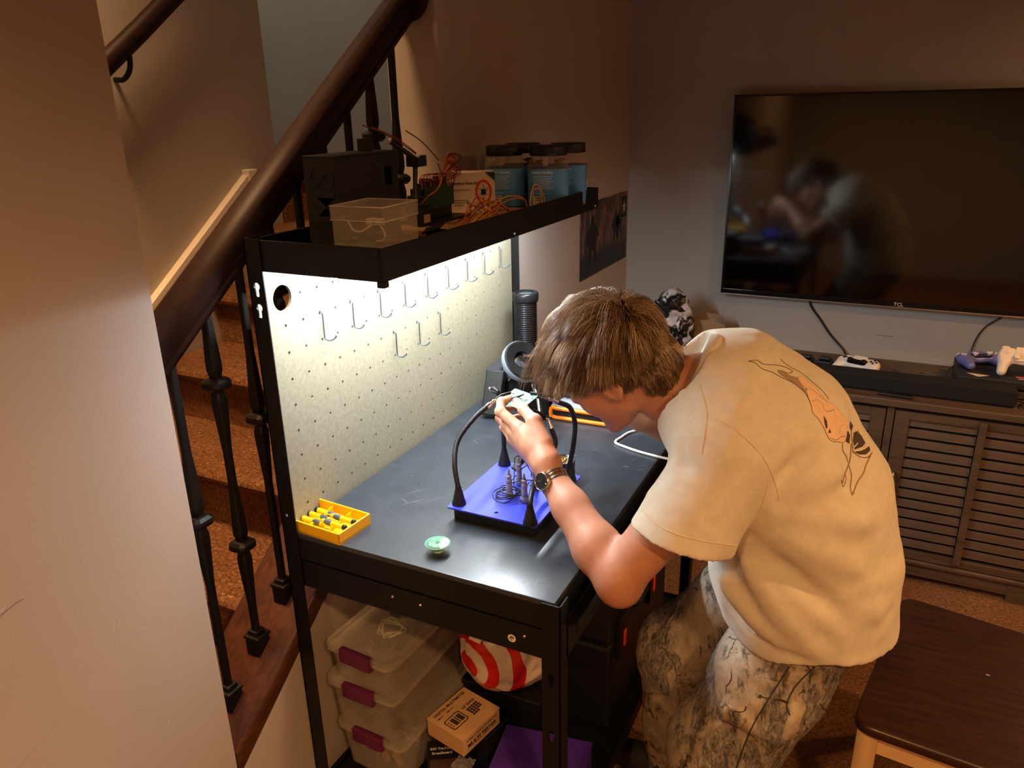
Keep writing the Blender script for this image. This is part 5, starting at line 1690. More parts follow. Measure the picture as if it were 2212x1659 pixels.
# ================================================================== UNDER THE BENCH
ZL = 0.1995
BIN = hazy('bin_plastic', c(206, 194, 180), 0.07, 0.3)
BINLID = hazy('bin_lid_plastic', c(222, 210, 196), 0.11, 0.3)
PUR = mat('purple_latch', c(92, 26, 64), 0.4)
def storage_bin(lab, cx_, cy_, z, rz, W=0.205, L=0.335, H=0.135, seed=1):
    o = thing('storage_bin', lab, 'storage box', (cx_, cy_, z), rz, group='clear storage boxes stacked under the bench')
    def rl_(hx, hy, z_, r=0.02): return [(x, y, z_) for x, y in rrect(-hx, -hy, hx, hy, r, 4)]
    def loft_(rings, m_, name, cap=None):
        mb = MB()
        n = len(rings[0])
        vs = [p for r in rings for p in r]
        fs = []
        for j in range(len(rings)-1):
            for i in range(n):
                fs.append((j*n+i, j*n+(i+1) % n, (j+1)*n+(i+1) % n, (j+1)*n+i))
        mb.add(vs, fs, 0, False)
        if cap == 'both':
            mb.add(rings[0], [tuple(range(n-1, -1, -1))]); mb.add(rings[-1], [tuple(range(n))])
        return mb.build(name, m_, o)
    hx, hy = W/2, L/2
    t = 0.0016
    loft_([rl_(hx*0.84-t, hy*0.9-t, t+0.002), rl_(hx*0.93-t, hy*0.95-t, H-0.02), rl_(hx*0.93, hy*0.95, H-0.02), rl_(hx*0.84, hy*0.9, 0.0), rl_(0.02, 0.02, 0.0, 0.01), rl_(0.02, 0.02, t, 0.01), rl_(hx*0.84-t, hy*0.9-t, t+0.002)], BIN, 'box_body')
    lid = loft_([rl_(hx*0.99, hy*0.99, H-0.022), rl_(hx, hy, H-0.018), rl_(hx, hy, H-0.006), rl_(hx*0.985, hy*0.99, H), rl_(hx*0.86, hy*0.92, H), rl_(hx*0.83, hy*0.90, H-0.006), rl_(hx*0.80, hy*0.88, H-0.006), rl_(hx*0.78, hy*0.86, H+0.006), rl_(0.02, 0.02, H+0.006, 0.01), rl_(0.02, 0.02, H+0.003, 0.01), rl_(hx*0.97, hy*0.97, H-0.018), rl_(hx*0.97, hy*0.97, H-0.022), rl_(hx*0.99, hy*0.99, H-0.022)], BINLID, 'box_lid')
    for sg in (-1, 1):
        MB().box((-0.045, -0.006, -0.021), (0.045, 0.010, 0.017), 0.004, M=T(0, sg*(hy+0.001), H-0.014) @ RZ(0 if sg < 0 else 180)).build('latch', PUR, o)
    rnd_ = random.Random(seed)
    mb = MB()
    for k in range(38):
        s_ = rnd_.uniform(0.008, 0.028)
        mb.box((-s_, -s_*0.4, -s_*0.25), (s_, s_*0.4, s_*0.25), 0.0, M=T(rnd_.uniform(-hx*.62, hx*.62), rnd_.uniform(-hy*.8, hy*.8), rnd_.uniform(0.02, H*0.62)) @ RZ(rnd_.uniform(0, 180)) @ RX(rnd_.uniform(-30, 30)))
    tag(mb.build('contents', mat('bin_contents_%d' % (seed % 3), (c(64, 58, 56), c(92, 78, 66), c(48, 44, 44))[seed % 3], 0.6, var=0.5, vscale=30, col2=(c(120, 104, 92), c(170, 140, 108), c(96, 86, 80))[seed % 3]), o), kind='stuff')
    mb = MB()
    for k in range(5):
        a0 = rnd_.uniform(0, 6)
        mb.tube(catmull([(-0.02+0.03*cos(a0+t_*1.1)+0.004*k, -0.02+0.03*sin(a0+t_*1.1), H*0.66+0.01*sin(t_*2)) for t_ in range(6)], 5), 0.0016, 6)
    tag(mb.build('white_leads', WHT, o), kind='stuff')
    return o
storage_bin('lowest clear storage box with purple latches under the bench', -0.975, 1.312, ZL, radians(-3), seed=1)
storage_bin('middle clear storage box with purple latches, second in the stack', -0.985, 1.300, ZL+0.142, radians(-1), seed=2)
storage_bin('topmost clear storage box of the stack, coiled white lead inside', -0.968, 1.290, ZL+0.284, radians(-4), H=0.10, W=0.195, L=0.33, seed=3)

# ---- multimeter carton propped on small boxes
CARD = mat('kraft_card', c(200, 158, 110), 0.7, var=0.08, vscale=40)
dk = mat('dark_card', c(26, 23, 22), 0.55)
mm_z = 0.305
brd = thing('breadboard_pack', 'black packet of breadboard lettered in white under the carton', 'packet', (-0.826, 1.222, ZL), radians(-58))
MB().box((-0.064, -0.036, 0.0), (0.064, 0.036, 0.052), 0.002).build('pack', dk, brd)
WTXT = mat('white_ink', c(214, 206, 196), 0.6)
text_mesh('830 Tie-Point', 0.0105, T(-0.034, 0.0, 0.0522) @ RZ(90), 0.0002, bold=True).build('lettering', WTXT, brd)
text_mesh('Breadboard', 0.0105, T(-0.020, 0.0, 0.0522) @ RZ(90), 0.0002, bold=True).build('lettering', WTXT, brd)
MB().box((0.0, -0.03, 0.052), (0.055, 0.03, 0.0525)).build('window_panel', mat('pack_brown', c(70, 52, 44), 0.5), brd)
bl2 = thing('ribbed_block', 'black ribbed block beneath the multimeter carton', 'box', (-0.738, 1.165, ZL), radians(-50))
mb = MB().box((-0.036, -0.04, 0), (0.036, 0.04, 0.044), 0.002)
mb.build('block', dk, bl2)
for k in range(8):
    MB().box((-0.034+0.0088*k, -0.036, 0.044), (-0.030+0.0088*k, 0.03, 0.0475)).build('rib', dk, bl2)
sup = thing('small_carton', 'dark little carton holding up the multimeter box', 'box', (-0.775, 1.335, ZL), radians(-12))
MB().box((-0.05, -0.042, 0), (0.05, 0.042, 0.098), 0.002).build('carton', dk, sup)
MB().box((-0.051, -0.043, 0.090), (0.051, 0.043, 0.098), 0.001).build('lid_flap', dk, sup)
wa, wb2 = Vector((-0.885, 1.240, 0.35)), Vector((-0.765, 1.228, 0.35))
ux = (Vector((-0.765, 1.226, 0))-Vector((-0.884, 1.238, 0))).normalized()
ctr = Vector((-0.800, 1.290, 0))
ang = atan2(ux.y, ux.x)
mm = thing('multimeter_box', 'kraft brown cardboard box lettered digital multimeter under the bench', 'box', (ctr.x, ctr.y, ZL+0.0985), radians(-12))
WX, WY, WH = 0.118, 0.135, 0.048
MB().box((-WX/2, -WY/2, 0), (WX/2, WY/2, WH), 0.0012).build('carton', CARD, mm)
MB().box((-WX/2-0.0008, -WY/2-0.0008, WH-0.001), (WX/2+0.0008, WY/2+0.0008, WH+0.0004)).build('lid_flap', CARD, mm)
zt = WH+0.0006
text_mesh('DIGITAL MULTIMETER', 0.0112, T(-0.047, 0.0, zt) @ RZ(90), 0.0002, bold=True).build('lettering', INK, mm)
text_mesh("4.8'' SUPER", 0.0095, T(-0.012, 0.030, zt) @ RZ(90), 0.0002, bold=True).build('lettering', INK, mm)
for i in range(5):
    for j in range(4 if i < 3 else 3):
        MB().box((-0.003+0.0075*j, 0.012+0.0078*i, zt-0.0002), (0.003+0.0075*j, 0.0182+0.0078*i, zt+0.0002)).build('symbol_tile', INK, mm)
mb = MB()
plate(mb, rrect(-0.018, -0.055, 0.022, -0.002, 0.007), [rrect(-0.0155, -0.0525, 0.0195, -0.0045, 0.006)], zt-0.0002, zt+0.0002, Matrix.Identity(4))
mb.box((-0.010, -0.020, zt-.0002), (0.014, -0.008, zt+.0002)).box((-0.010, -0.026, zt-.0002), (0.014, -0.0225, zt+.0002)).box((-0.010, -0.040, zt-.0002), (0.014, -0.029, zt+.0002))
for i in range(3):
    mb.box((-0.008+0.008*i, -0.049, zt-.0002), (-0.004+0.008*i, -0.045, zt+.0002))
mb.build('printed_meter', mat('print_brown', c(58, 42, 30), 0.7), mm)
for i, (y0_, y1_) in enumerate(((-0.058, -0.036), (-0.026, 0.0))):
    MB().box((-0.0345, y0_, zt-.0002), (-0.0328, y1_, zt+.0002)).box((-0.036, y0_+0.006, zt-.0002), (-0.031, y0_+0.009, zt+.0002)).build('printed_probe', mat('print_brown', c(58, 42, 30), 0.7), mm)
Ms = frame((WX/2+0.0004, 0, WH*0.5), (0, 1, 0), (0, 0, 1))
text_mesh('A HEAVY DUTY HOUSEHOLD', 0.0085, Ms @ T(0, 0.012, 0), 0.0002).build('lettering', INK, mm)
text_mesh('MULTI TESTER', 0.0165, Ms @ T(0, -0.005, 0), 0.0002, bold=True).build('lettering', INK, mm)
# torn clear wrap catching light between carton and packet
cw = thing('plastic_wrap', 'crumpled clear plastic wrap under the corner of the multimeter box', 'wrapping', (-0.80, 1.215, ZL))
bm = bmesh.new()
bmesh.ops.create_grid(bm, x_segments=12, y_segments=12, size=0.024)
rr2 = random.Random(8)
for v in bm.verts:
    v.co.z = rr2.uniform(0.0, 0.011); v.co.x += rr2.uniform(-.004, .004)
MB().bm(bm, M=T(-0.768, 1.222, ZL+0.0535)).build('sheet', mat('clear_wrap', c(235, 228, 220), 0.1, trans=0.8, ior=1.2), cw, local=False)

# ---- shopping bag with red rings
def bag_sdf(P):
    d = s_ell(P, (-0.765, 1.43, 0.475), (0.098, 0.115, 0.125))
    d = smin(d, s_ell(P, (-0.70, 1.46, 0.47), (0.08, 0.10, 0.10)), 0.05)
    d = fold(P, d, [((-0.70, 1.34, 0.42), (-0.66, 1.38, 0.55), 0.012, 0.012), ((-0.73, 1.33, 0.40), (-0.63, 1.40, 0.45), 0.010, 0.010), ((-0.84, 1.34, 0.55), (-0.80, 1.33, 0.40), 0.012, -0.008)])
    return d-0.004*noise3(P, 55, 9)-0.002*noise3(P, 110, 4)
def bag_mat():
    t = NT('bag_print')
    g = t.n('ShaderNodeTexCoord')
    vs = t.n('ShaderNodeVectorMath', operation='SUBTRACT')
    vs.inputs[1].default_value = (-0.012, 0.0, 0.118)
    t.l(g.outputs['Object'], vs.inputs[0])
    ms = t.n('ShaderNodeVectorMath', operation='MULTIPLY'); ms.inputs[1].default_value = (1, 0.0, 1)
    t.l(vs.outputs[0], ms.inputs[0])
    ln = t.n('ShaderNodeVectorMath', operation='LENGTH')
    t.l(ms.outputs[0], ln.inputs[0])
    r = t.ramp(ln.outputs['Value'], [(0.0, c(196, 22, 24)), (0.028, c(206, 190, 172)), (0.058, c(196, 22, 24)), (0.084, c(206, 190, 172)), (0.114, c(196, 22, 24)), (0.138, c(206, 190, 172))], 'CONSTANT')
    t.l(r, t.b.inputs['Base Color'])
    t.b.inputs['Roughness'].default_value = 0.32
    return t.m
Vb, Qb = sdf_mesh(bag_sdf, (-0.93, 1.28, 0.32), (-0.58, 1.60, 0.64), 0.005)
bg = thing('shopping_bag', 'white plastic shopping bag printed with red rings under the bench', 'bag', (-0.79, 1.43, 0.345))
np_mesh('bag_body', Vb, Qb, bag_mat(), bg)
MB().box((-0.016, -0.0008, -0.012), (0.016, 0.0008, 0.012), 0.0005, M=T(-0.772, 1.318, 0.562) @ RX(-20) @ RY(8)).build('tag', mat('tag_cream', c(224, 208, 188), 0.5), bg, local=False)
MB().box((-0.006, -0.0012, 0.001), (0.004, -0.0006, 0.006), M=T(-0.772, 1.318, 0.562) @ RX(-20) @ RY(8)).build('tag_print', INK, bg, local=False)
# stand for the bag: black crate behind the cartons
cr = thing('black_crate', 'black plastic crate behind the cartons holding the shopping bag', 'crate', (-0.76, 1.50, ZL))
MB().box((-0.865, 1.40, ZL), (-0.645, 1.60, 0.343), 0.006).build('crate_body', BLK2, cr, local=False)
MB().box((-0.868, 1.396, 0.328), (-0.642, 1.604, 0.345), 0.004).build('crate_rim', BLK2, cr, local=False)
# ---- purple box
PV = mat('purple_card', c(76, 42, 150), 0.5, var=0.2, vscale=12)
pb = thing('purple_box', 'purple cardboard box near the bench front leg', 'box', (-0.585, 1.295, ZL), radians(9))
MB().box((-0.115, -0.10, 0.0), (0.100, 0.072, 0.096), 0.0015).build('carton', PV, pb)
MB().box((-0.116, -0.101, 0.086), (0.101, 0.073, 0.098), 0.001).build('lid', PV, pb)
MB().prism(circ(-0.035, -0.066, 0.013, 24), 0.0978, 0.0983).build('sticker', mat('sticker_pink', c(220, 190, 170), 0.6), pb)
text_mesh('w', 0.02, T(0.062, -0.066, 0.0983), 0.0003, bold=True).build('lettering', mat('print_pale', c(160, 140, 190), 0.6), pb)
# ---- black hard case with orange latches, standing on the shelf at the bench front
hc = thing('hard_case', 'black hard tool case with orange latch tabs under the bench front', 'case', (-0.52, 1.75, ZL))
MB().box((-0.63, 1.53, ZL), (-0.505, 2.05, 0.46), 0.012).build('lower_shell', BLK2, hc, local=False)
MB().box((-0.63, 1.53, 0.465), (-0.505, 2.05, 0.60), 0.012).build('upper_shell', BLK2, hc, local=False)
OT = mat('orange_tab', c(250, 70, 24), 0.45)
for y in (1.60, 1.86):
    l_ = MB().box((-0.506, y-0.03, 0.40), (-0.492, y+0.03, 0.52), 0.003).build('latch', BLK2, hc, local=False)
    MB().box((-0.493, y-0.008, 0.43), (-0.489, y+0.008, 0.475), 0.001).build('latch_tab', OT, l_, local=False)
MB().tube(catmull([(-0.508, 1.68, 0.50), (-0.488, 1.69, 0.50), (-0.488, 1.77, 0.50), (-0.508, 1.78, 0.50)], 5), 0.008, 10).build('handle', RUB, hc, local=False)
# ================================================================== TV WALL
# ---- television
tv = thing('television', 'large black flat screen television on the back wall', 'television', (0.045, 3.385, 0.963))
TX0, TX1, TZ0, TZ1, TY = -0.652, 0.742, 0.963, 1.772, 3.352
def screen_mat():
    t = NT('tv_screen')
    t.b.inputs['Base Color'].default_value = (0.0018, 0.0015, 0.0014, 1)
    t.b.inputs['Roughness'].default_value = 0.075
    t.b.inputs['Specular IOR Level'].default_value = 0.75
    return t.m
MB().box((TX0+0.02, TY+0.02, TZ0+0.02), (TX1-0.02, 3.409, TZ1-0.02), 0.006).build('housing', BLK2, tv, local=False)
MB().box((TX0+0.006, TY-0.001, TZ0+0.018), (TX1-0.006, TY+0.018, TZ1-0.006)).build('screen', screen_mat(), tv, local=False)
GB = mat('tv_bezel', c(12, 12, 13), 0.22)
mb = MB()
mb.box((TX0, TY-0.004, TZ0+0.003), (TX0+0.008, TY+0.022, TZ1), 0.001).box((TX1-0.008, TY-0.004, TZ0+0.003), (TX1, TY+0.022, TZ1), 0.001).box((TX0, TY-0.004, TZ1-0.008), (TX1, TY+0.022, TZ1), 0.001).box((TX0, TY-0.004, TZ0+0.003), (TX1, TY+0.022, TZ0+0.022), 0.001)
mb.build('bezel', GB, tv, local=False)
MB().box((TX0, TY-0.007, TZ0-0.003), (TX1, TY+0.022, TZ0+0.0035), 0.001).build('bottom_strip', mat('brushed_metal', c(190, 182, 172), 0.3, 1.0), tv, local=False)
text_mesh('TCL', 0.019, frame((0.045, TY-0.0048, TZ0+0.0125), (1, 0, 0), (0, 0, 1)), 0.0003).build('logo', mat('logo_white', c(222, 222, 222), 0.4), tv, local=False)
# ---- cords hanging below it
def cord(name, lab, pts, r, m_):
    o = thing(name, lab, 'cable', pts[-1])
    MB().tube(catmull(pts, 7), r, 8).build('cord', m_, o, local=False)
cord('hanging_cable', 'thick black cord dropping from the left half of the television', [(-0.292, 3.405, 0.985), (-0.286, 3.41, 0.93), (-0.24, 3.412, 0.87), (-0.195, 3.412, 0.81), (-0.14, 3.408, 0.755), (-0.125, 3.39, 0.736)], 0.0042, RUB)
cord('hanging_cable', 'thin dark cord dropping from the right half of the television', [(0.43, 3.405, 0.985), (0.405, 3.41, 0.945), (0.36, 3.412, 0.90), (0.335, 3.412, 0.84), (0.325, 3.40, 0.77), (0.322, 3.39, 0.737)], 0.0026, RUB)

# ---- louvred console cabinet
CW = wood_mat('cabinet_wood', c(98, 77, 58), c(66, 51, 38), 0.5, (3, 30, 30))
CX0, CX1, CYF, CYB, CZ = -0.92, 0.98, 2.93, 3.404, 0.73
cbn = thing('tv_cabinet', 'long brown wooden cabinet with louvred doors under the television', 'cabinet', ((CX0+CX1)/2, 3.17, 0))
MB().box((CX0-0.015, CYF-0.022, CZ-0.028), (CX1+0.015, CYB, CZ), 0.004).build('top_board', CW, cbn, local=False)
MB().box((CX0, CYF+0.022, 0.08), (CX1, CYB-0.01, CZ-0.03)).build('carcass', CW, cbn, local=False)
doors = [(-0.505, 0.052), (0.084, 0.636)]
def stile(x0, x1): MB().box((x0, CYF, 0.095), (x1, CYF+0.021, CZ-0.029), 0.001).build('frame_stile', CW, cbn, local=False)
stile(CX0, -0.885); stile(0.0555, 0.0805); stile(0.64, 0.665); stile(-0.535, -0.508); stile(0.94, CX1)
MB().box((CX0-0.012, CYF-0.012, 0.076), (CX1+0.012, CYB-0.02, 0.096), 0.006).build('plinth_moulding', CW, cbn, local=False)
MB().box((CX0-0.002, CYF, 0.026), (CX1+0.002, CYF+0.02, 0.076), 0.001).build('plinth', CW, cbn, local=False)
for x0, x1 in ((CX0-0.004, CX0+0.14), (0.535, 0.70), (CX1-0.1, CX1+0.004)):
    MB().prism([(x0, 0), (x1-0.02, 0), (x1, 0.028), (x1, 0.076), (x0, 0.076)], -0.03, 0.003, M=Matrix(((1, 0, 0, 0), (0, 0, -1, CYF), (0, 1, 0, 0), (0, 0, 0, 1)))).build('foot', CW, cbn, local=False)
slat0 = {}
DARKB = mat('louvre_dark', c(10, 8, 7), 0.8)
for x0, x1 in doors+[(-0.88, -0.54), (0.668, 0.938)]:
    d = MB()
    zt_, zb_ = 0.686, 0.100
    xm = (x0+x1)/2
    st_ = 0.048
    d.box((x0, CYF-0.006, zb_), (x0+st_, CYF+0.016, zt_), 0.0015).box((x1-st_, CYF-0.006, zb_), (x1, CYF+0.016, zt_), 0.0015)
    d.box((x0+st_, CYF-0.006, zt_-0.030), (x1-st_, CYF+0.016, zt_), 0.0015).box((x0+st_, CYF-0.006, zb_), (x1-st_, CYF+0.016, zb_+0.030), 0.0015)
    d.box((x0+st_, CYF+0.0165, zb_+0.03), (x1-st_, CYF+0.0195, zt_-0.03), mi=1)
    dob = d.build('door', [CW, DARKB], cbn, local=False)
    for xa, xb in ((x0+st_, xm-0.013), (xm+0.013, x1-st_)):
        for k in range(13):
            z = 0.645-0.0405*k
            if z < 0.14: break
            M_ = T((xa+xb)/2, CYF+0.006, z) @ RX(-16)
            key = round(xb-xa, 3)
            if key not in slat0:
                s_ = MB().box((-(xb-xa)/2, -0.0035, -0.0152), ((xb-xa)/2, 0.0035, 0.0152), 0.001).build('slat', CW, dob)
                slat0[key] = s_
            else:
                s_ = copy_part(slat0[key], parent=dob)
            s_.matrix_basis = world_of(dob).inverted() @ M_
    MB().box((xm-0.0125, CYF-0.017, 0.112), (xm+0.0125, CYF-0.005, 0.684), 0.003).build('tilt_rod', CW, dob, local=False)
    hx = x0+0.022 if x0 > 0 else x1-0.022
    MB().tube(catmull([(hx, CYF-0.006, 0.446), (hx, CYF-0.024, 0.444), (hx, CYF-0.030, 0.425), (hx, CYF-0.030, 0.345), (hx, CYF-0.024, 0.326), (hx, CYF-0.006, 0.324)], 5), 0.0062, 10).build('handle', mat('brushed_metal', c(190, 182, 172), 0.3, 1.0), dob, local=False)

# ---- soundbar
sb = thing('soundbar', 'long black soundbar lying along the front of the cabinet top', 'soundbar', (0.06, 3.01, CZ))
MB().box((-0.365, 2.972, CZ+0.004), (0.448, 3.050, CZ+0.062), 0.006).build('bar', mat('speaker_cloth', c(18, 17, 17), 0.85, bump=0.4, bscale=900), sb, local=False)
for x in (-0.32, 0.40):
    MB().box((x-0.02, 2.985, CZ), (x+0.02, 3.035, CZ+0.004)).build('rubber_foot', RUB, sb, local=False)
MB().box((0.448, 2.98, CZ+0.012), (0.4495, 3.042, CZ+0.054)).build('end_cap', BLK2, sb, local=False)

# ---- game controllers
def controller(lab, pos, rz, tilt, shell_c, mid_c, stick_c, grip_c=None):
    o = thing('game_controller', lab, 'game controller', pos, rot=(radians(tilt[0]), radians(tilt[1]), rz), group='game controllers by the television')
    def cs(P):
        Q = P.copy(); Q[:, 0] = np.abs(Q[:, 0])
        d = s_ell(P, (0, 0.004, 0.022), (0.056, 0.034, 0.018))
        d = smin(d, s_ell(Q, (0.052, 0.006, 0.022), (0.028, 0.034, 0.019)), 0.018)
        d = smin(d, s_cone(Q, (0.058, -0.006, 0.020), (0.069, -0.060, 0.016), 0.021, 0.0155), 0.014)
        d = np.maximum(d, P[:, 2]-0.037)
        return np.maximum(d, 0.0005-P[:, 2])
    v_, q_ = sdf_mesh(cs, (-0.095, -0.085, -0.004), (0.095, 0.05, 0.05), 0.0035)
    np_mesh('shell', v_, q_, mat('pad_'+lab[:9], shell_c, 0.35), o, local=True)
    MB().prism(rrect(-0.036, -0.026, 0.036, 0.010, 0.010), 0.0355, 0.0385).build('centre_panel', mat('padmid_'+lab[:9], mid_c, 0.3), o)
    MB().prism(rrect(-0.026, 0.006, 0.026, 0.034, 0.005), 0.034, 0.0388).build('touchpad', mat('padt_'+lab[:9], shell_c, 0.3), o)
    sm_ = mat('stick_'+lab[:9], stick_c, 0.3)
    for s_ in (-1, 1):
        MB().lathe([(0.006, 0.034), (0.006, 0.043), (0.0098, 0.045), (0.0102, 0.049), (0.008, 0.050), (0, 0.0485)], 18, base=(s_*0.026, -0.012, 0)).build('thumbstick', sm_, o)
    for k in range(4):
        a = k*pi/2
        MB().lathe([(0.0042, 0.036), (0.0042, 0.0405), (0, 0.041)], 12, base=(0.056+0.0105*cos(a), 0.010+0.0105*sin(a), 0)).build('button', sm_, o)
    MB().box((-0.066, 0.0075, 0.036), (-0.046, 0.0125, 0.040), 0.001).box((-0.0585, 0.000, 0.036), (-0.0535, 0.020, 0.040), 0.001).build('direction_pad', sm_, o)
    for s_ in (-1, 1):
        MB().box((s_*0.056-0.013, 0.028, 0.018), (s_*0.056+0.013, 0.041, 0.034), 0.005).build('shoulder_button', sm_, o)
    return o
controller('white and black game controller lying behind the soundbar', (-0.065, 3.165, CZ+0.0195), radians(-20), (14, 0), c(232, 228, 222), c(16, 16, 18), c(20, 20, 22))
gcz = 0.792
gc = thing('game_console', 'dark game console with stickers on the right of the cabinet top', 'game console', (0.50, 3.20, CZ))
MB().box((0.268, 3.075, CZ+0.003), (0.70, 3.33, CZ+0.030), 0.003).build('lower_deck', BLK2, gc, local=False)
MB().box((0.268, 3.085, CZ+0.033), (0.70, 3.33, gcz), 0.003).build('upper_deck', mat('console_grey', c(40, 38, 37), 0.5), gc, local=False)
MB().box((0.40, 3.073, CZ+0.006), (0.69, 3.0755, CZ+0.028)).build('front_panel', mat('console_brown', c(86, 70, 54), 0.4), gc, local=False)
MB().prism([(0.300, 3.135), (0.372, 3.128), (0.335, 3.100)], gcz, gcz+0.0006).build('sticker', mat('tag_cream', c(224, 208, 188), 0.5), gc, local=False)
MB().prism(circ(0.520, 3.105, 0.038, 24, 0.016), gcz, gcz+0.0006).build('sticker', mat('tag_cream', c(224, 208, 188), 0.5), gc, local=False)
MB().prism([(0.455, 3.155), (0.56, 3.155), (0.56, 3.138), (0.455, 3.138)], gcz, gcz+0.0006).build('sticker', mat('sticker_rose', c(206, 96, 88), 0.5), gc, local=False)
for k in range(3):
    MB().prism(circ(0.47+0.032*k, 3.124, 0.011, 14, 0.006), gcz, gcz+0.0006).build('sticker', mat('sticker_grey', c(176, 160, 146), 0.5), gc, local=False)
MB().lathe([(0, 0), (0.003, 0), (0.002, 0.002), (0, 0.0022)], 8, M=T(0.312, 3.0748, CZ+0.022) @ RX(90)).build('power_light', mat('pale_led', c(255, 240, 220), 0.4), gc, local=False)
controller('blue violet game controller on top of the game console', (0.345, 3.262, gcz+0.0005), radians(28), (0, 0), c(112, 112, 176), c(24, 24, 32), c(222, 222, 230))
controller('cream white game controller tilted at the console front', (0.468, 3.175, gcz+0.052), radians(4), (40, 0), c(236, 220, 200), c(228, 212, 194), c(232, 220, 206))
# charging docks, remote, little clips, leads
for i, (x, lab) in enumerate(((-0.262, 'black plastic charger block, left of the two behind the soundbar'), (-0.190, 'black plastic charger block beside the white and black controller'))):
    o = thing('charger_block', lab, 'charger', (x, 3.20, CZ), radians(-8), group='charger blocks on the cabinet')
    MB().box((-0.028, -0.028, 0), (0.028, 0.028, 0.030), 0.004).build('block', BLK2, o)
    MB().box((-0.020, -0.010, 0.030), (0.020, 0.020, 0.042), 0.004).build('cradle', BLK2, o)
    MB().box((-0.010, -0.0285, 0.012), (0.010, -0.0278, 0.020)).build('badge', mat('badge_grey', c(150, 146, 150), 0.4), o)
rm = thing('remote_control', 'slim black remote lying before the soundbar', 'remote', (0.075, 2.945, CZ), radians(-4))
MB().box((-0.055, -0.012, 0), (0.055, 0.012, 0.012), 0.004).build('remote_body', BLK2, rm)
MB().lathe([(0, 0.0122), (0.007, 0.0128), (0.009, 0.012)], 16, base=(-0.038, 0, 0)).build('dial_pad', CHROME, rm)
kc = thing('key_clip', 'tiny metal key clip on the cabinet edge by the soundbar', 'clip', (-0.16, 2.955, CZ))
MB().cyl((-0.19, 2.957, CZ+0.005), (-0.165, 2.953, CZ+0.005), 0.0045, 0.0045, 10).build('barrel', CHROME, kc, local=False)
MB().cyl((-0.165, 2.953, CZ+0.004), (-0.135, 2.948, CZ+0.004), 0.0035, 0.0035, 10).build('tail', RUB, kc, local=False)
lw = thing('controller_leads', 'tangle of thin grey leads behind the soundbar', 'cable', (0.15, 3.2, CZ))
rnd = random.Random(17)
for k in range(5):
    pts = [(0.03+0.02*k, 3.14+0.02*k, CZ+0.003)]
    for j in range(4):
        pts.append((0.06+0.055*j+rnd.uniform(-.02, .02), 3.16+rnd.uniform(0, .10), CZ+0.003+rnd.uniform(0, .01)))
    MB().tube(catmull(pts, 6), 0.0016, 6).build('lead', mat('lead_grey', c(92, 82, 74), 0.35), lw, local=False)
MB().tube(catmull([(0.10, 3.10, CZ+0.003), (0.16, 3.15, CZ+0.004), (0.19, 3.22, CZ+0.006)], 6), 0.002, 6).build('lead', RUB, lw, local=False)
cord('console_lead', 'black lead arching from the console down to the cabinet', [(0.262, 3.22, gcz-0.005), (0.246, 3.19, CZ+0.045), (0.240, 3.16, CZ+0.02), (0.246, 3.12, CZ+0.006), (0.252, 3.08, CZ+0.004)], 0.0034, RUB)
cord('soundbar_lead', 'black lead coiled at the right end of the soundbar', [(0.452, 3.01, CZ+0.02), (0.475, 3.015, CZ+0.014), (0.50, 3.00, CZ+0.006), (0.49, 2.975, CZ+0.005), (0.465, 2.985, CZ+0.01), (0.48, 3.03, CZ+0.012), (0.53, 3.05, CZ+0.01), (0.60, 3.04, CZ+0.006)], 0.0032, RUB)

# ---- crumpled bags at the cabinet's far left end
def lump(cpos, r, amp, seed):
    def fn(P):
        d = s_ell(P, cpos, r)
        return np.maximum(d-amp*noise3(P, 60, seed)-amp*0.6*noise3(P, 120, seed+1), CZ+0.001-P[:, 2])
    return sdf_mesh(fn, np.array(cpos)-np.array(r)-0.03, np.array(cpos)+np.array(r)+0.03, 0.006)
cbg = thing('crumpled_bag', 'crumpled black bag with white patches on the cabinet behind the head', 'bag', (-0.79, 3.06, CZ))
v_, q_ = lump((-0.785, 3.06, 0.875), (0.085, 0.075, 0.165), 0.012, 2)
def patch_mat():
    t = NT('black_white_film')
    f = t.noise(t.coord(), 11, 3, 0.5, 1.0)
    t.l(t.ramp(f, [(0.50, c(24, 23, 24)), (0.53, c(176, 170, 172))]), t.b.inputs['Base Color'])
    t.b.inputs['Roughness'].default_value = 0.3
    return t.m
np_mesh('bag_body', v_, q_, patch_mat(), cbg)
pbg = thing('paper_bag', 'open brown paper bag on the cabinet behind the shoulder', 'bag', (-0.665, 3.20, CZ), radians(20))
PAP = mat('paper_brown', c(150, 126, 102), 0.8, bump=0.5, bscale=30, bdist=0.01)
mb = MB()
hx, hy, hh_ = 0.062, 0.045, 0.15
prev = None
vs, fs = [], []
rr3 = random.Random(3)
for j in range(5):
    z = hh_*j/4
    for x, y in ((-hx, -hy), (0, -hy*1.1), (hx, -hy), (hx*1.05, 0), (hx, hy), (0, hy*0.9), (-hx, hy), (-hx*0.9, 0)):
        vs.append((x+rr3.uniform(-.006, .006), y+rr3.uniform(-.006, .006), z+(rr3.uniform(-.02, .02) if j == 4 else 0)))
for j in range(4):
    for i in range(8):
        fs.append((j*8+i, j*8+(i+1) % 8, (j+1)*8+(i+1) % 8, (j+1)*8+i))
fs.append(tuple(range(7, -1, -1)))
mb.add(vs, fs)
pgo = mb.build('bag_sides', PAP, pbg)
sm_ = pgo.modifiers.new('thickness', 'SOLIDIFY'); sm_.thickness = 0.0015

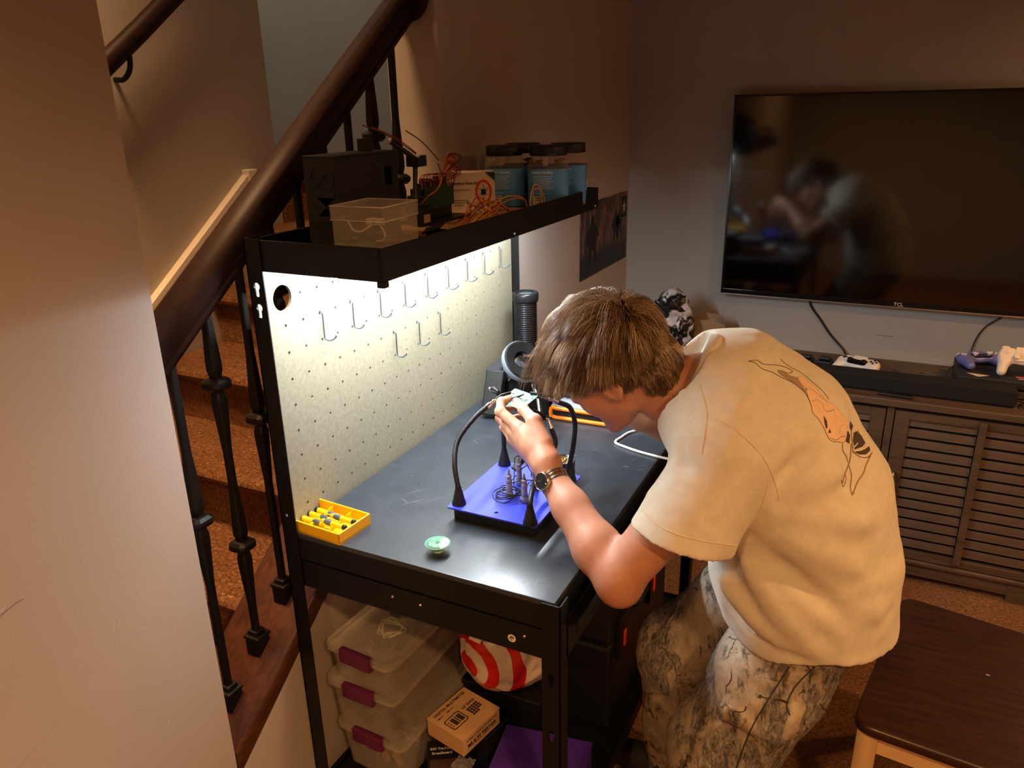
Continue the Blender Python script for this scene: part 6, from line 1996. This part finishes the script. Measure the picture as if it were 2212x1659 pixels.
# ---- poster on the left wall
po = thing('poster', 'camouflage army poster with dark figures and a star, by the room corner', 'poster', (XW+0.001, 3.11, 1.085))
def poster_mat():
    t = NT('poster_print')
    v = t.coord(scale=(1, 26, 9))
    f = t.noise(v, 1.0, 5, 0.65, 0.8)
    col_ = t.ramp(f, [(0.34, c(30, 24, 22)), (0.46, c(74, 54, 46)), (0.56, c(128, 96, 80)), (0.66, c(92, 70, 60))])
    g = t.n('ShaderNodeSeparateXYZ')
    t.l(t.coord(), g.inputs[0])
    n2 = t.noise(t.coord(scale=(1, 14, 14)), 1.0, 4, 0.6)
    ad_ = t.n('ShaderNodeMath', operation='MULTIPLY_ADD'); ad_.inputs[1].default_value = 0.10; t.l(n2, ad_.inputs[0]); t.l(g.outputs['Z'], ad_.inputs[2])
    m_ = t.ramp(ad_.outputs[0], [(0.125, (1, 1, 1)), (0.17, (0, 0, 0))])
    t.l(t.mix(m_, col_, c(26, 25, 27)), t.b.inputs['Base Color'])
    t.b.inputs['Roughness'].default_value = 0.5
    return t.m
MB().box((0, -0.288, 0.0), (0.0012, 0.288, 0.298)).build('sheet', poster_mat(), po)
Mp = Matrix(((0, 0, 1, 0.0013), (-1, 0, 0, 0), (0, -1, 0, 0), (0, 0, 0, 1)))
Mp = Matrix(((0, 0, 1, 0.0013), (1, 0, 0, 0), (0, 1, 0, 0), (0, 0, 0, 1)))
FIG = mat('poster_dark', c(20, 19, 21), 0.6)
def figure(y, z, s_):
    pl = [(-0.022, 0), (-0.012, 0), (-0.004, 0.05), (0.004, 0.05), (0.014, 0), (0.024, 0), (0.018, 0.06), (0.024, 0.10), (0.030, 0.085), (0.034, 0.10), (0.022, 0.135), (0.009, 0.145), (0.009, 0.165), (0.0, 0.175), (-0.009, 0.165), (-0.008, 0.145), (-0.022, 0.135), (-0.036, 0.09), (-0.026, 0.07), (-0.018, 0.06)]
    MB().prism([(y+a*s_*1.9, z+b*s_) for a, b in pl], 0, 0.0003, M=Mp).build('figure', FIG, po)
figure(-0.15, 0.045, 1.15); figure(0.135, 0.10, 0.75); figure(0.185, 0.11, 0.7)
sy, sz = 0.243, 0.232
mb = MB(); plate(mb, [(sy-0.038, sz-0.045), (sy+0.036, sz-0.045), (sy+0.036, sz+0.048), (sy-0.038, sz+0.048)], [], 0, 0.0003, Mp)
mb.build('emblem_panel', FIG, po)
star = [((0.026 if k % 2 == 0 else 0.0105)*sin(k*pi/5)*1.1+sy, (0.034 if k % 2 == 0 else 0.0135)*cos(k*pi/5)+sz) for k in range(10)][::-1]
MB().prism(star, 0.0003, 0.0006, M=Mp).build('star', mat('star_cream', c(186, 168, 130), 0.5), po)
EDG = mat('emblem_tan', c(120, 92, 74), 0.5)
for (a0, b0, a1, b1) in ((sy-0.036, sz-0.092, sy+0.034, sz-0.055), (sy-0.040, sz-0.047, sy+0.038, sz+0.050)):
    mb = MB(); plate(mb, [(a0, b0), (a1, b0), (a1, b1), (a0, b1)], [[(a0+.004, b0+.003), (a1-.004, b0+.003), (a1-.004, b1-.003), (a0+.004, b1-.003)]], 0.0003, 0.0006, Mp)
    mb.build('emblem_frame', EDG, po)
MB().prism([(sy-0.02, sz-0.083), (sy+0.018, sz-0.083), (sy+0.018, sz-0.064), (sy-0.02, sz-0.064)], 0.0003, 0.0006, M=Mp).build('emblem_box', EDG, po)

# ---- stool with dark wooden seat
sk = thing('chair', 'chair with dark brown wooden seat on a cream painted base', 'chair', (0.33, 1.78, 0))
SEATW = wood_mat('dark_seat_wood', c(58, 32, 22), c(34, 18, 13), 0.3, (4, 40, 40), coat=0.2)
CRM = mat('cream_paint', c(222, 186, 136), 0.45)
ZSEAT = 0.47
corners = [Vector((0.052, 1.512, 0)), Vector((0.56, 1.462, 0)), Vector((0.58, 1.985, 0)), Vector((0.146, 2.065, 0))]
def round_poly(P, r, n=6):
    out = []
    m_ = len(P)
    for i in range(m_):
        p, a, b = P[i], P[i-1], P[(i+1) % m_]
        da, db = (a-p).normalized(), (b-p).normalized()
        for k in range(n+1):
            t = k/n
            q = (p+da*r)*(1-t)**2+p*2*t*(1-t)+(p+db*r)*t*t
            out.append((q.x, q.y))
    return out
seat_p = round_poly(corners, 0.045)
cx_ = sum(p[0] for p in seat_p)/len(seat_p); cy_ = sum(p[1] for p in seat_p)/len(seat_p)
def shrink(pl, k): return [(cx_+(x-cx_)*k, cy_+(y-cy_)*k) for x, y in pl]
mb = MB()
rings = [(0.985, ZSEAT-0.026), (1.0, ZSEAT-0.018), (1.0, ZSEAT-0.008), (0.992, ZSEAT-0.002), (0.975, ZSEAT)]
n = len(seat_p)
vs = [(x, y, z) for k, z in rings for x, y in shrink(seat_p, k)]
fs = [(j*n+i, j*n+(i+1) % n, (j+1)*n+(i+1) % n, (j+1)*n+i) for j in range(len(rings)-1) for i in range(n)]
mb.add(vs, fs, 0, True)
mb.add(vs[-n:], [tuple(range(n))]); mb.add(vs[:n], [tuple(range(n-1, -1, -1))])
mb.build('seat', SEATW, sk, local=False)
legs = [p+(Vector((cx_, cy_, 0))-p)*0.13 for p in corners]
for i, p in enumerate(legs):
    q = p+(p-Vector((cx_, cy_, 0)))*0.06
    MB().tube([(q.x, q.y, 0.0), (p.x, p.y, 0.36), (p.x, p.y, ZSEAT-0.027)], [0.020, 0.030, 0.030], 4).build('leg', CRM, sk, local=False)
for i in range(4):
    a, b = legs[i], legs[(i+1) % 4]
    d_ = (b-a).normalized(); nn = Vector((-d_.y, d_.x, 0))
    mb = MB()
    vs = []
    for z in (ZSEAT-0.085, ZSEAT-0.027):
        for q in (a-nn*0.008, b-nn*0.008, b+nn*0.008, a+nn*0.008):
            vs.append((q.x, q.y, z))
    mb.add(vs, [(3, 2, 1, 0), (4, 5, 6, 7), (0, 1, 5, 4), (1, 2, 6, 5), (2, 3, 7, 6), (3, 0, 4, 7)])
    mb.build('apron', CRM, sk, local=False)
tag(MB().box((-0.004, -0.0008, 0), (0.004, 0.0008, 0.0006), M=T(0.33, 1.80, ZSEAT)).build('chip_mark', mat('chip_pale', c(230, 214, 190), 0.6), sk, local=False))
# ================================================================== WORN DETAILS
CAMP = Vector((0, 0, 1.75))
def px_dir(x, y):
    return (_r*((x-1106)/1665.6)+_d*((y-829.5)/1665.6)+_f).normalized()
def bvh_of(o):
    me = o.data
    M_ = world_of(o)
    return BVHTree.FromPolygons([M_ @ v.co for v in me.vertices], [tuple(p.vertices) for p in me.polygons])
BV_S, BV_P = bvh_of(shirt), bvh_of(pants)
def hit(bv, x, y):
    h_, n_, i_, d_ = bv.ray_cast(CAMP, px_dir(x, y))
    return (h_, n_, d_) if h_ is not None else None
def dense(pl, step=6.0, closed=False):
    out = []
    m_ = len(pl)
    for i in range(m_ if closed else m_-1):
        a, b = pl[i], pl[(i+1) % m_]
        k = max(1, int(math.hypot(b[0]-a[0], b[1]-a[1])/step))
        out += [(a[0]+(b[0]-a[0])*j/k, a[1]+(b[1]-a[1])*j/k) for j in range(k)]
    if not closed: out.append(pl[-1])
    return out
def cloth_line(bv, pl, r, smooth=True, lift=0.4):
    """thin raised line laid on the cloth along a course"""
    if smooth: pl = [(p.x, p.y) for p in catmull([(a, b, 0) for a, b in pl], 6)]
    pts = []
    for q in dense(pl):
        h_ = hit(bv, *q)
        if h_ is None: continue
        if pts and (h_[0]-pts[-1]).length > 0.05: break
        pts.append(h_[0]+h_[1]*r*lift)
    mb = MB()
    if len(pts) > 2: mb.tube(pts, r, 5)
    return mb
from mathutils.geometry import delaunay_2d_cdt
def cloth_patch(bv, pl, step=7.0, lift=0.0007, smooth=False):
    if smooth: pl = [(p.x, p.y) for p in catmull([(a, b, 0) for a, b in pl], 5, True)]
    b_ = dense(pl, step, True)
    xs = [p[0] for p in b_]; ys_ = [p[1] for p in b_]
    pts = [Vector(p) for p in b_]
    nb = len(pts)
    def inside(x, y):
        c_ = False
        for i in range(nb):
            x1, y1 = b_[i]; x2, y2 = b_[i-1]
            if (y1 > y) != (y2 > y) and x < (x2-x1)*(y-y1)/(y2-y1)+x1: c_ = not c_
        return c_
    y = min(ys_)+step/2
    while y < max(ys_):
        x = min(xs)+step/2
        while x < max(xs):
            if inside(x, y): pts.append(Vector((x, y)))
            x += step
        y += step
    vc, _, fc, _, _, _ = delaunay_2d_cdt(pts, [(i, (i+1) % nb) for i in range(nb)], [], 1, 1e-4)
    P3 = [hit(bv, v.x, v.y) for v in vc]
    vs = [tuple(h_[0]+h_[1]*lift) if h_ else (0, 0, 0) for h_ in P3]
    fs = []
    for f in fc:
        if any(P3[i] is None for i in f): continue
        ds = [P3[i][2] for i in f]
        if max(ds)-min(ds) > 0.03: continue
        fs.append(tuple(f))
    used = sorted({i for f in fs for i in f})
    mp = {k: i for i, k in enumerate(used)}
    mb = MB()
    mb.add([vs[k] for k in used], [tuple(mp[i] for i in f) for f in fs], 0, True)
    return mb
def P_(pts): return [(1600+a*0.2049, 750+b*0.2049) for a, b in pts]
PR_O = mat('print_orange', c(222, 186, 152), 0.85, var=0.12, vscale=60)
PR_D = mat('print_dark', c(64, 52, 44), 0.85)
PR_L = mat('print_line', c(88, 60, 44), 0.85)
PR_G = mat('print_grey', c(150, 126, 98), 0.85)
PR_C = mat('print_cream', c(226, 208, 176), 0.85)
body_pl = [(600, 318), (655, 312), (720, 372), (790, 430), (850, 500), (915, 570), (960, 595), (1010, 640), (1060, 700), (1110, 760), (1135, 800), (1118, 870), (1112, 950), (1085, 1000), (1040, 1000), (960, 990), (915, 940), (880, 860), (820, 760), (760, 690), (738, 600), (715, 545), (690, 470), (640, 400)]
pr = cloth_patch(BV_S, P_(body_pl), smooth=True).build('print', PR_O, shirt, local=False)
cloth_patch(BV_S, P_([(390, 250), (430, 245), (520, 300), (600, 325), (640, 390), (700, 440), (690, 480), (600, 400), (480, 330), (420, 290)]), smooth=True).build('print', PR_G, shirt, local=False)
for pl in ([(1150, 780), (1180, 830), (1165, 880), (1145, 850)], [(1125, 880), (1150, 930), (1140, 1020), (1105, 990)], [(1190, 900), (1220, 885), (1265, 930), (1310, 1010), (1280, 1050), (1200, 1080), (1180, 980)], [(1195, 1105), (1300, 1080), (1350, 1045), (1362, 1090), (1320, 1130), (1250, 1132)],
           [(870, 720), (905, 780), (912, 850), (895, 860), (880, 800)], [(935, 860), (950, 905), (918, 905)]):
    cloth_patch(BV_S, P_(pl), step=5, lift=0.0011).build('print', PR_D, shirt, local=False)
lines = [(body_pl+[body_pl[0]], 0.0011), ([(80, 148), (150, 165), (220, 225), (330, 265), (440, 325), (540, 370), (640, 445), (690, 500), (730, 575)], 0.0013), ([(80, 148), (170, 140), (240, 180), (330, 185), (430, 200), (510, 230), (545, 260), (500, 275), (430, 245)], 0.0013),
         ([(415, 120), (460, 165), (540, 220), (620, 260), (700, 320), (770, 380), (860, 460), (930, 550)], 0.0011), ([(720, 430), (780, 470), (850, 530), (915, 585)], 0.0013), ([(750, 575), (800, 560), (860, 600), (880, 660), (930, 680), (985, 655)], 0.0012),
         ([(870, 700), (900, 690), (960, 660)], 0.001), ([(985, 655), (1000, 730), (1050, 780), (1100, 800)], 0.001), ([(1000, 950), (1040, 900), (1050, 840), (1090, 815)], 0.001), ([(950, 960), (1000, 980), (1060, 945), (1100, 940)], 0.0013),
         ([(780, 520), (830, 540), (870, 570)], 0.0008), ([(760, 620), (800, 650), (830, 640)], 0.0008), ([(920, 720), (960, 740), (1010, 730)], 0.0008), ([(920, 800), (980, 800)], 0.0008), ([(960, 740), (950, 820), (985, 880)], 0.0008),
         ([(1160, 860), (1170, 980), (1180, 1090), (1200, 1120), (1270, 1160), (1340, 1160), (1385, 1110)], 0.0014), ([(1070, 1015), (1075, 1090), (1110, 1150), (1125, 1210)], 0.0022), ([(1160, 1020), (1155, 1150), (1130, 1250), (1090, 1350), (1070, 1430)], 0.0026),
         ([(1140, 1250), (1165, 1350), (1155, 1480), (1175, 1565)], 0.0020), ([(1365, 1150), (1320, 1240), (1290, 1330), (1230, 1420), (1180, 1550)], 0.0024), ([(1060, 1400), (1080, 1470), (1110, 1390), (1095, 1330)], 0.0010)]
for pl, r in lines:
    mb = cloth_line(BV_S, P_(pl), r*0.55)
    if mb.f: mb.build('print', PR_L if r < 0.0018 else PR_G, shirt, local=False)
for pl in ([(1190, 1100), (1280, 1080), (1330, 1010)], [(1185, 1060), (1225, 1015)], [(1180, 900), (1230, 870), (1258, 925)]):
    mb = cloth_line(BV_S, P_(pl), 0.0011, lift=1.2)
    if mb.f: mb.build('print', PR_C, shirt, local=False)
# seams and hem stitching
SEAM = mat('seam_thread', c(214, 196, 166), 0.9)
for pl in ([(1528, 895), (1590, 930), (1650, 990), (1680, 1060), (1683, 1082)], [(1512, 830), (1522, 870), (1526, 905), (1515, 980)], [(1385, 1098), (1430, 1140), (1500, 1165), (1592, 1180)], [(1660, 1045), (1640, 1110), (1600, 1185)]):
    mb = cloth_line(BV_S, pl, 0.0009)
    if mb.f: mb.build('seam', SEAM, shirt, local=False)
SEAMD = mat('trouser_seam', c(52, 44, 36), 0.9)
for pl in ([(1705, 1440), (1660, 1510), (1620, 1580), (1590, 1659)], [(1760, 1440), (1720, 1480), (1700, 1520), (1706, 1545)]):
    mb = cloth_line(BV_P, pl, 0.0014)
    if mb.f: mb.build('seam', SEAMD, pants, local=False)

# ribbed collar round the neck opening
cn_ = Vector(coln); cc_ = Vector(colc)
cu_ = Vector(np.cross(coln, [0, 1, 0])).normalized(); cv_ = cn_.cross(cu_)
cring = []
for k in range(56):
    a = 2*pi*k/56
    d_ = cu_*cos(a)+cv_*sin(a)
    h_ = BV_S.ray_cast(cc_+cn_*0.004+d_*0.17, -d_, 0.17)
    rr_ = (h_[0]-cc_-cn_*0.004).length if h_[0] is not None else 0.09
    cring.append(min(max(rr_, 0.066), 0.100))
for it in range(6):
    cring = [(cring[i-1]+2*cring[i]+cring[(i+1) % 56])/4 for i in range(56)]
cvs, cfs = [], []
sect = [(-0.003, -0.010), (0.004, -0.008), (0.006, 0.003), (0.004, 0.014), (-0.001, 0.018), (-0.006, 0.013), (-0.007, -0.006)]
for k in range(56):
    a = 2*pi*k/56
    d_ = cu_*cos(a)+cv_*sin(a)
    for o_, z_ in sect:
        cvs.append(tuple(cc_+d_*(cring[k]+o_-0.12*max(z_, 0))+cn_*z_))
ns_ = len(sect)
for k in range(56):
    for j in range(ns_):
        cfs.append((k*ns_+j, k*ns_+(j+1) % ns_, ((k+1) % 56)*ns_+(j+1) % ns_, ((k+1) % 56)*ns_+j))
MB().add(cvs, cfs, 0, True).build('collar', SHIRTM, shirt, local=False, weld=True)
# necklace
na = (neck_mid-neck_base); na = na/np.linalg.norm(na)
nc = Vector(neck_base+na*0.052)
u_ = Vector(np.cross(na, [0, 1, 0])).normalized(); v2_ = Vector(na).cross(u_)
BV_B = bvh_of(body)
ring_ = []
for k in range(48):
    a = 2*pi*k/48
    d_ = u_*cos(a)+v2_*sin(a)
    h_ = BV_B.ray_cast(nc+d_*0.15, -d_)
    ring_.append((h_[0] if h_[0] is not None else nc+d_*0.06)+d_*0.0012)
MB().tube(ring_, 0.0013, 6, closed=True).build('necklace', mat('pale_gold', c(226, 196, 150), 0.25, 1.0), person, local=False)

# wristwatch
wa_ = Vector(WR_L-EL_L).normalized()
dfc = (-_r*0.80-_f*0.50-_d*0.25)
dfc = (dfc-wa_*dfc.dot(wa_)).normalized()
tfc = wa_.cross(dfc).normalized()
wc_ = Vector(WT_L)
STL = mat('watch_steel', c(206, 196, 184), 0.22, 1.0)
STL_WARMLIT = mat('watch_steel_warmlit', c(214, 172, 112), 0.22, 1.0)  # steel centre links, warm lamp reflection put into their colour
wt_ = MB()
Mw = Matrix((tfc, wa_, dfc)).transposed().to_4x4()
Mw.translation = wc_+dfc*0.0325
# local: x tangent, y along arm, z outwards
wt_.lathe([(0, -0.005), (0.018, -0.005), (0.0202, -0.002), (0.0202, 0.004), (0.0188, 0.0065), (0.0172, 0.0070), (0.0172, 0.0055), (0, 0.0055)], 36, M=Mw)
watch = wt_.build('wristwatch', STL, person, local=False)
MB().lathe([(0, 0.0057), (0.0170, 0.0057)], 36, M=Mw).build('dial', mat('dial_dark', c(30, 32, 34), 0.25), watch, local=False)
mb = MB()
for a, L_ in ((0.7, 0.009), (2.4, 0.013)):
    mb.tube([Mw @ Vector((0, 0, 0.0062)), Mw @ Vector((L_*cos(a), L_*sin(a), 0.0062))], 0.0005, 4)
for k in range(12):
    a = k*pi/6
    mb.tube([Mw @ Vector((0.0130*cos(a), 0.0130*sin(a), 0.006)), Mw @ Vector((0.0155*cos(a), 0.0155*sin(a), 0.006))], 0.0004, 4)
tag(mb.build('hands_and_marks', CHROME, watch, local=False), kind='stuff')
MB().cyl(Mw @ Vector((0, -0.020, 0.001)), Mw @ Vector((0, -0.0245, 0.001)), 0.0028, 0.0028, 10).build('crown', STL, watch, local=False)
lk = {}
NL = 22
for k in range(NL):
    a = radians(40)+(radians(320)-radians(40))*k/(NL-1)
    for j, (off, wd_, m_) in enumerate(((0.0, 0.0040, STL_WARMLIT), (0.0078, 0.0034, STL), (-0.0078, 0.0034, STL))):
        if j not in lk:
            o = MB().box((-0.0036, -wd_, -0.0014), (0.0036, wd_, 0.0014), 0.0008).build('bracelet_link', m_, watch)
            lk[j] = o
        else:
            o = copy_part(lk[j])
        dir_ = dfc*cos(a)+tfc*sin(a)
        tan_ = -dfc*sin(a)+tfc*cos(a)
        R_ = 0.0312
        Ml = Matrix((tan_, wa_, dir_)).transposed().to_4x4()
        Ml.translation = wc_+dir_*R_+wa_*off
        o.matrix_basis = world_of(watch).inverted() @ Ml
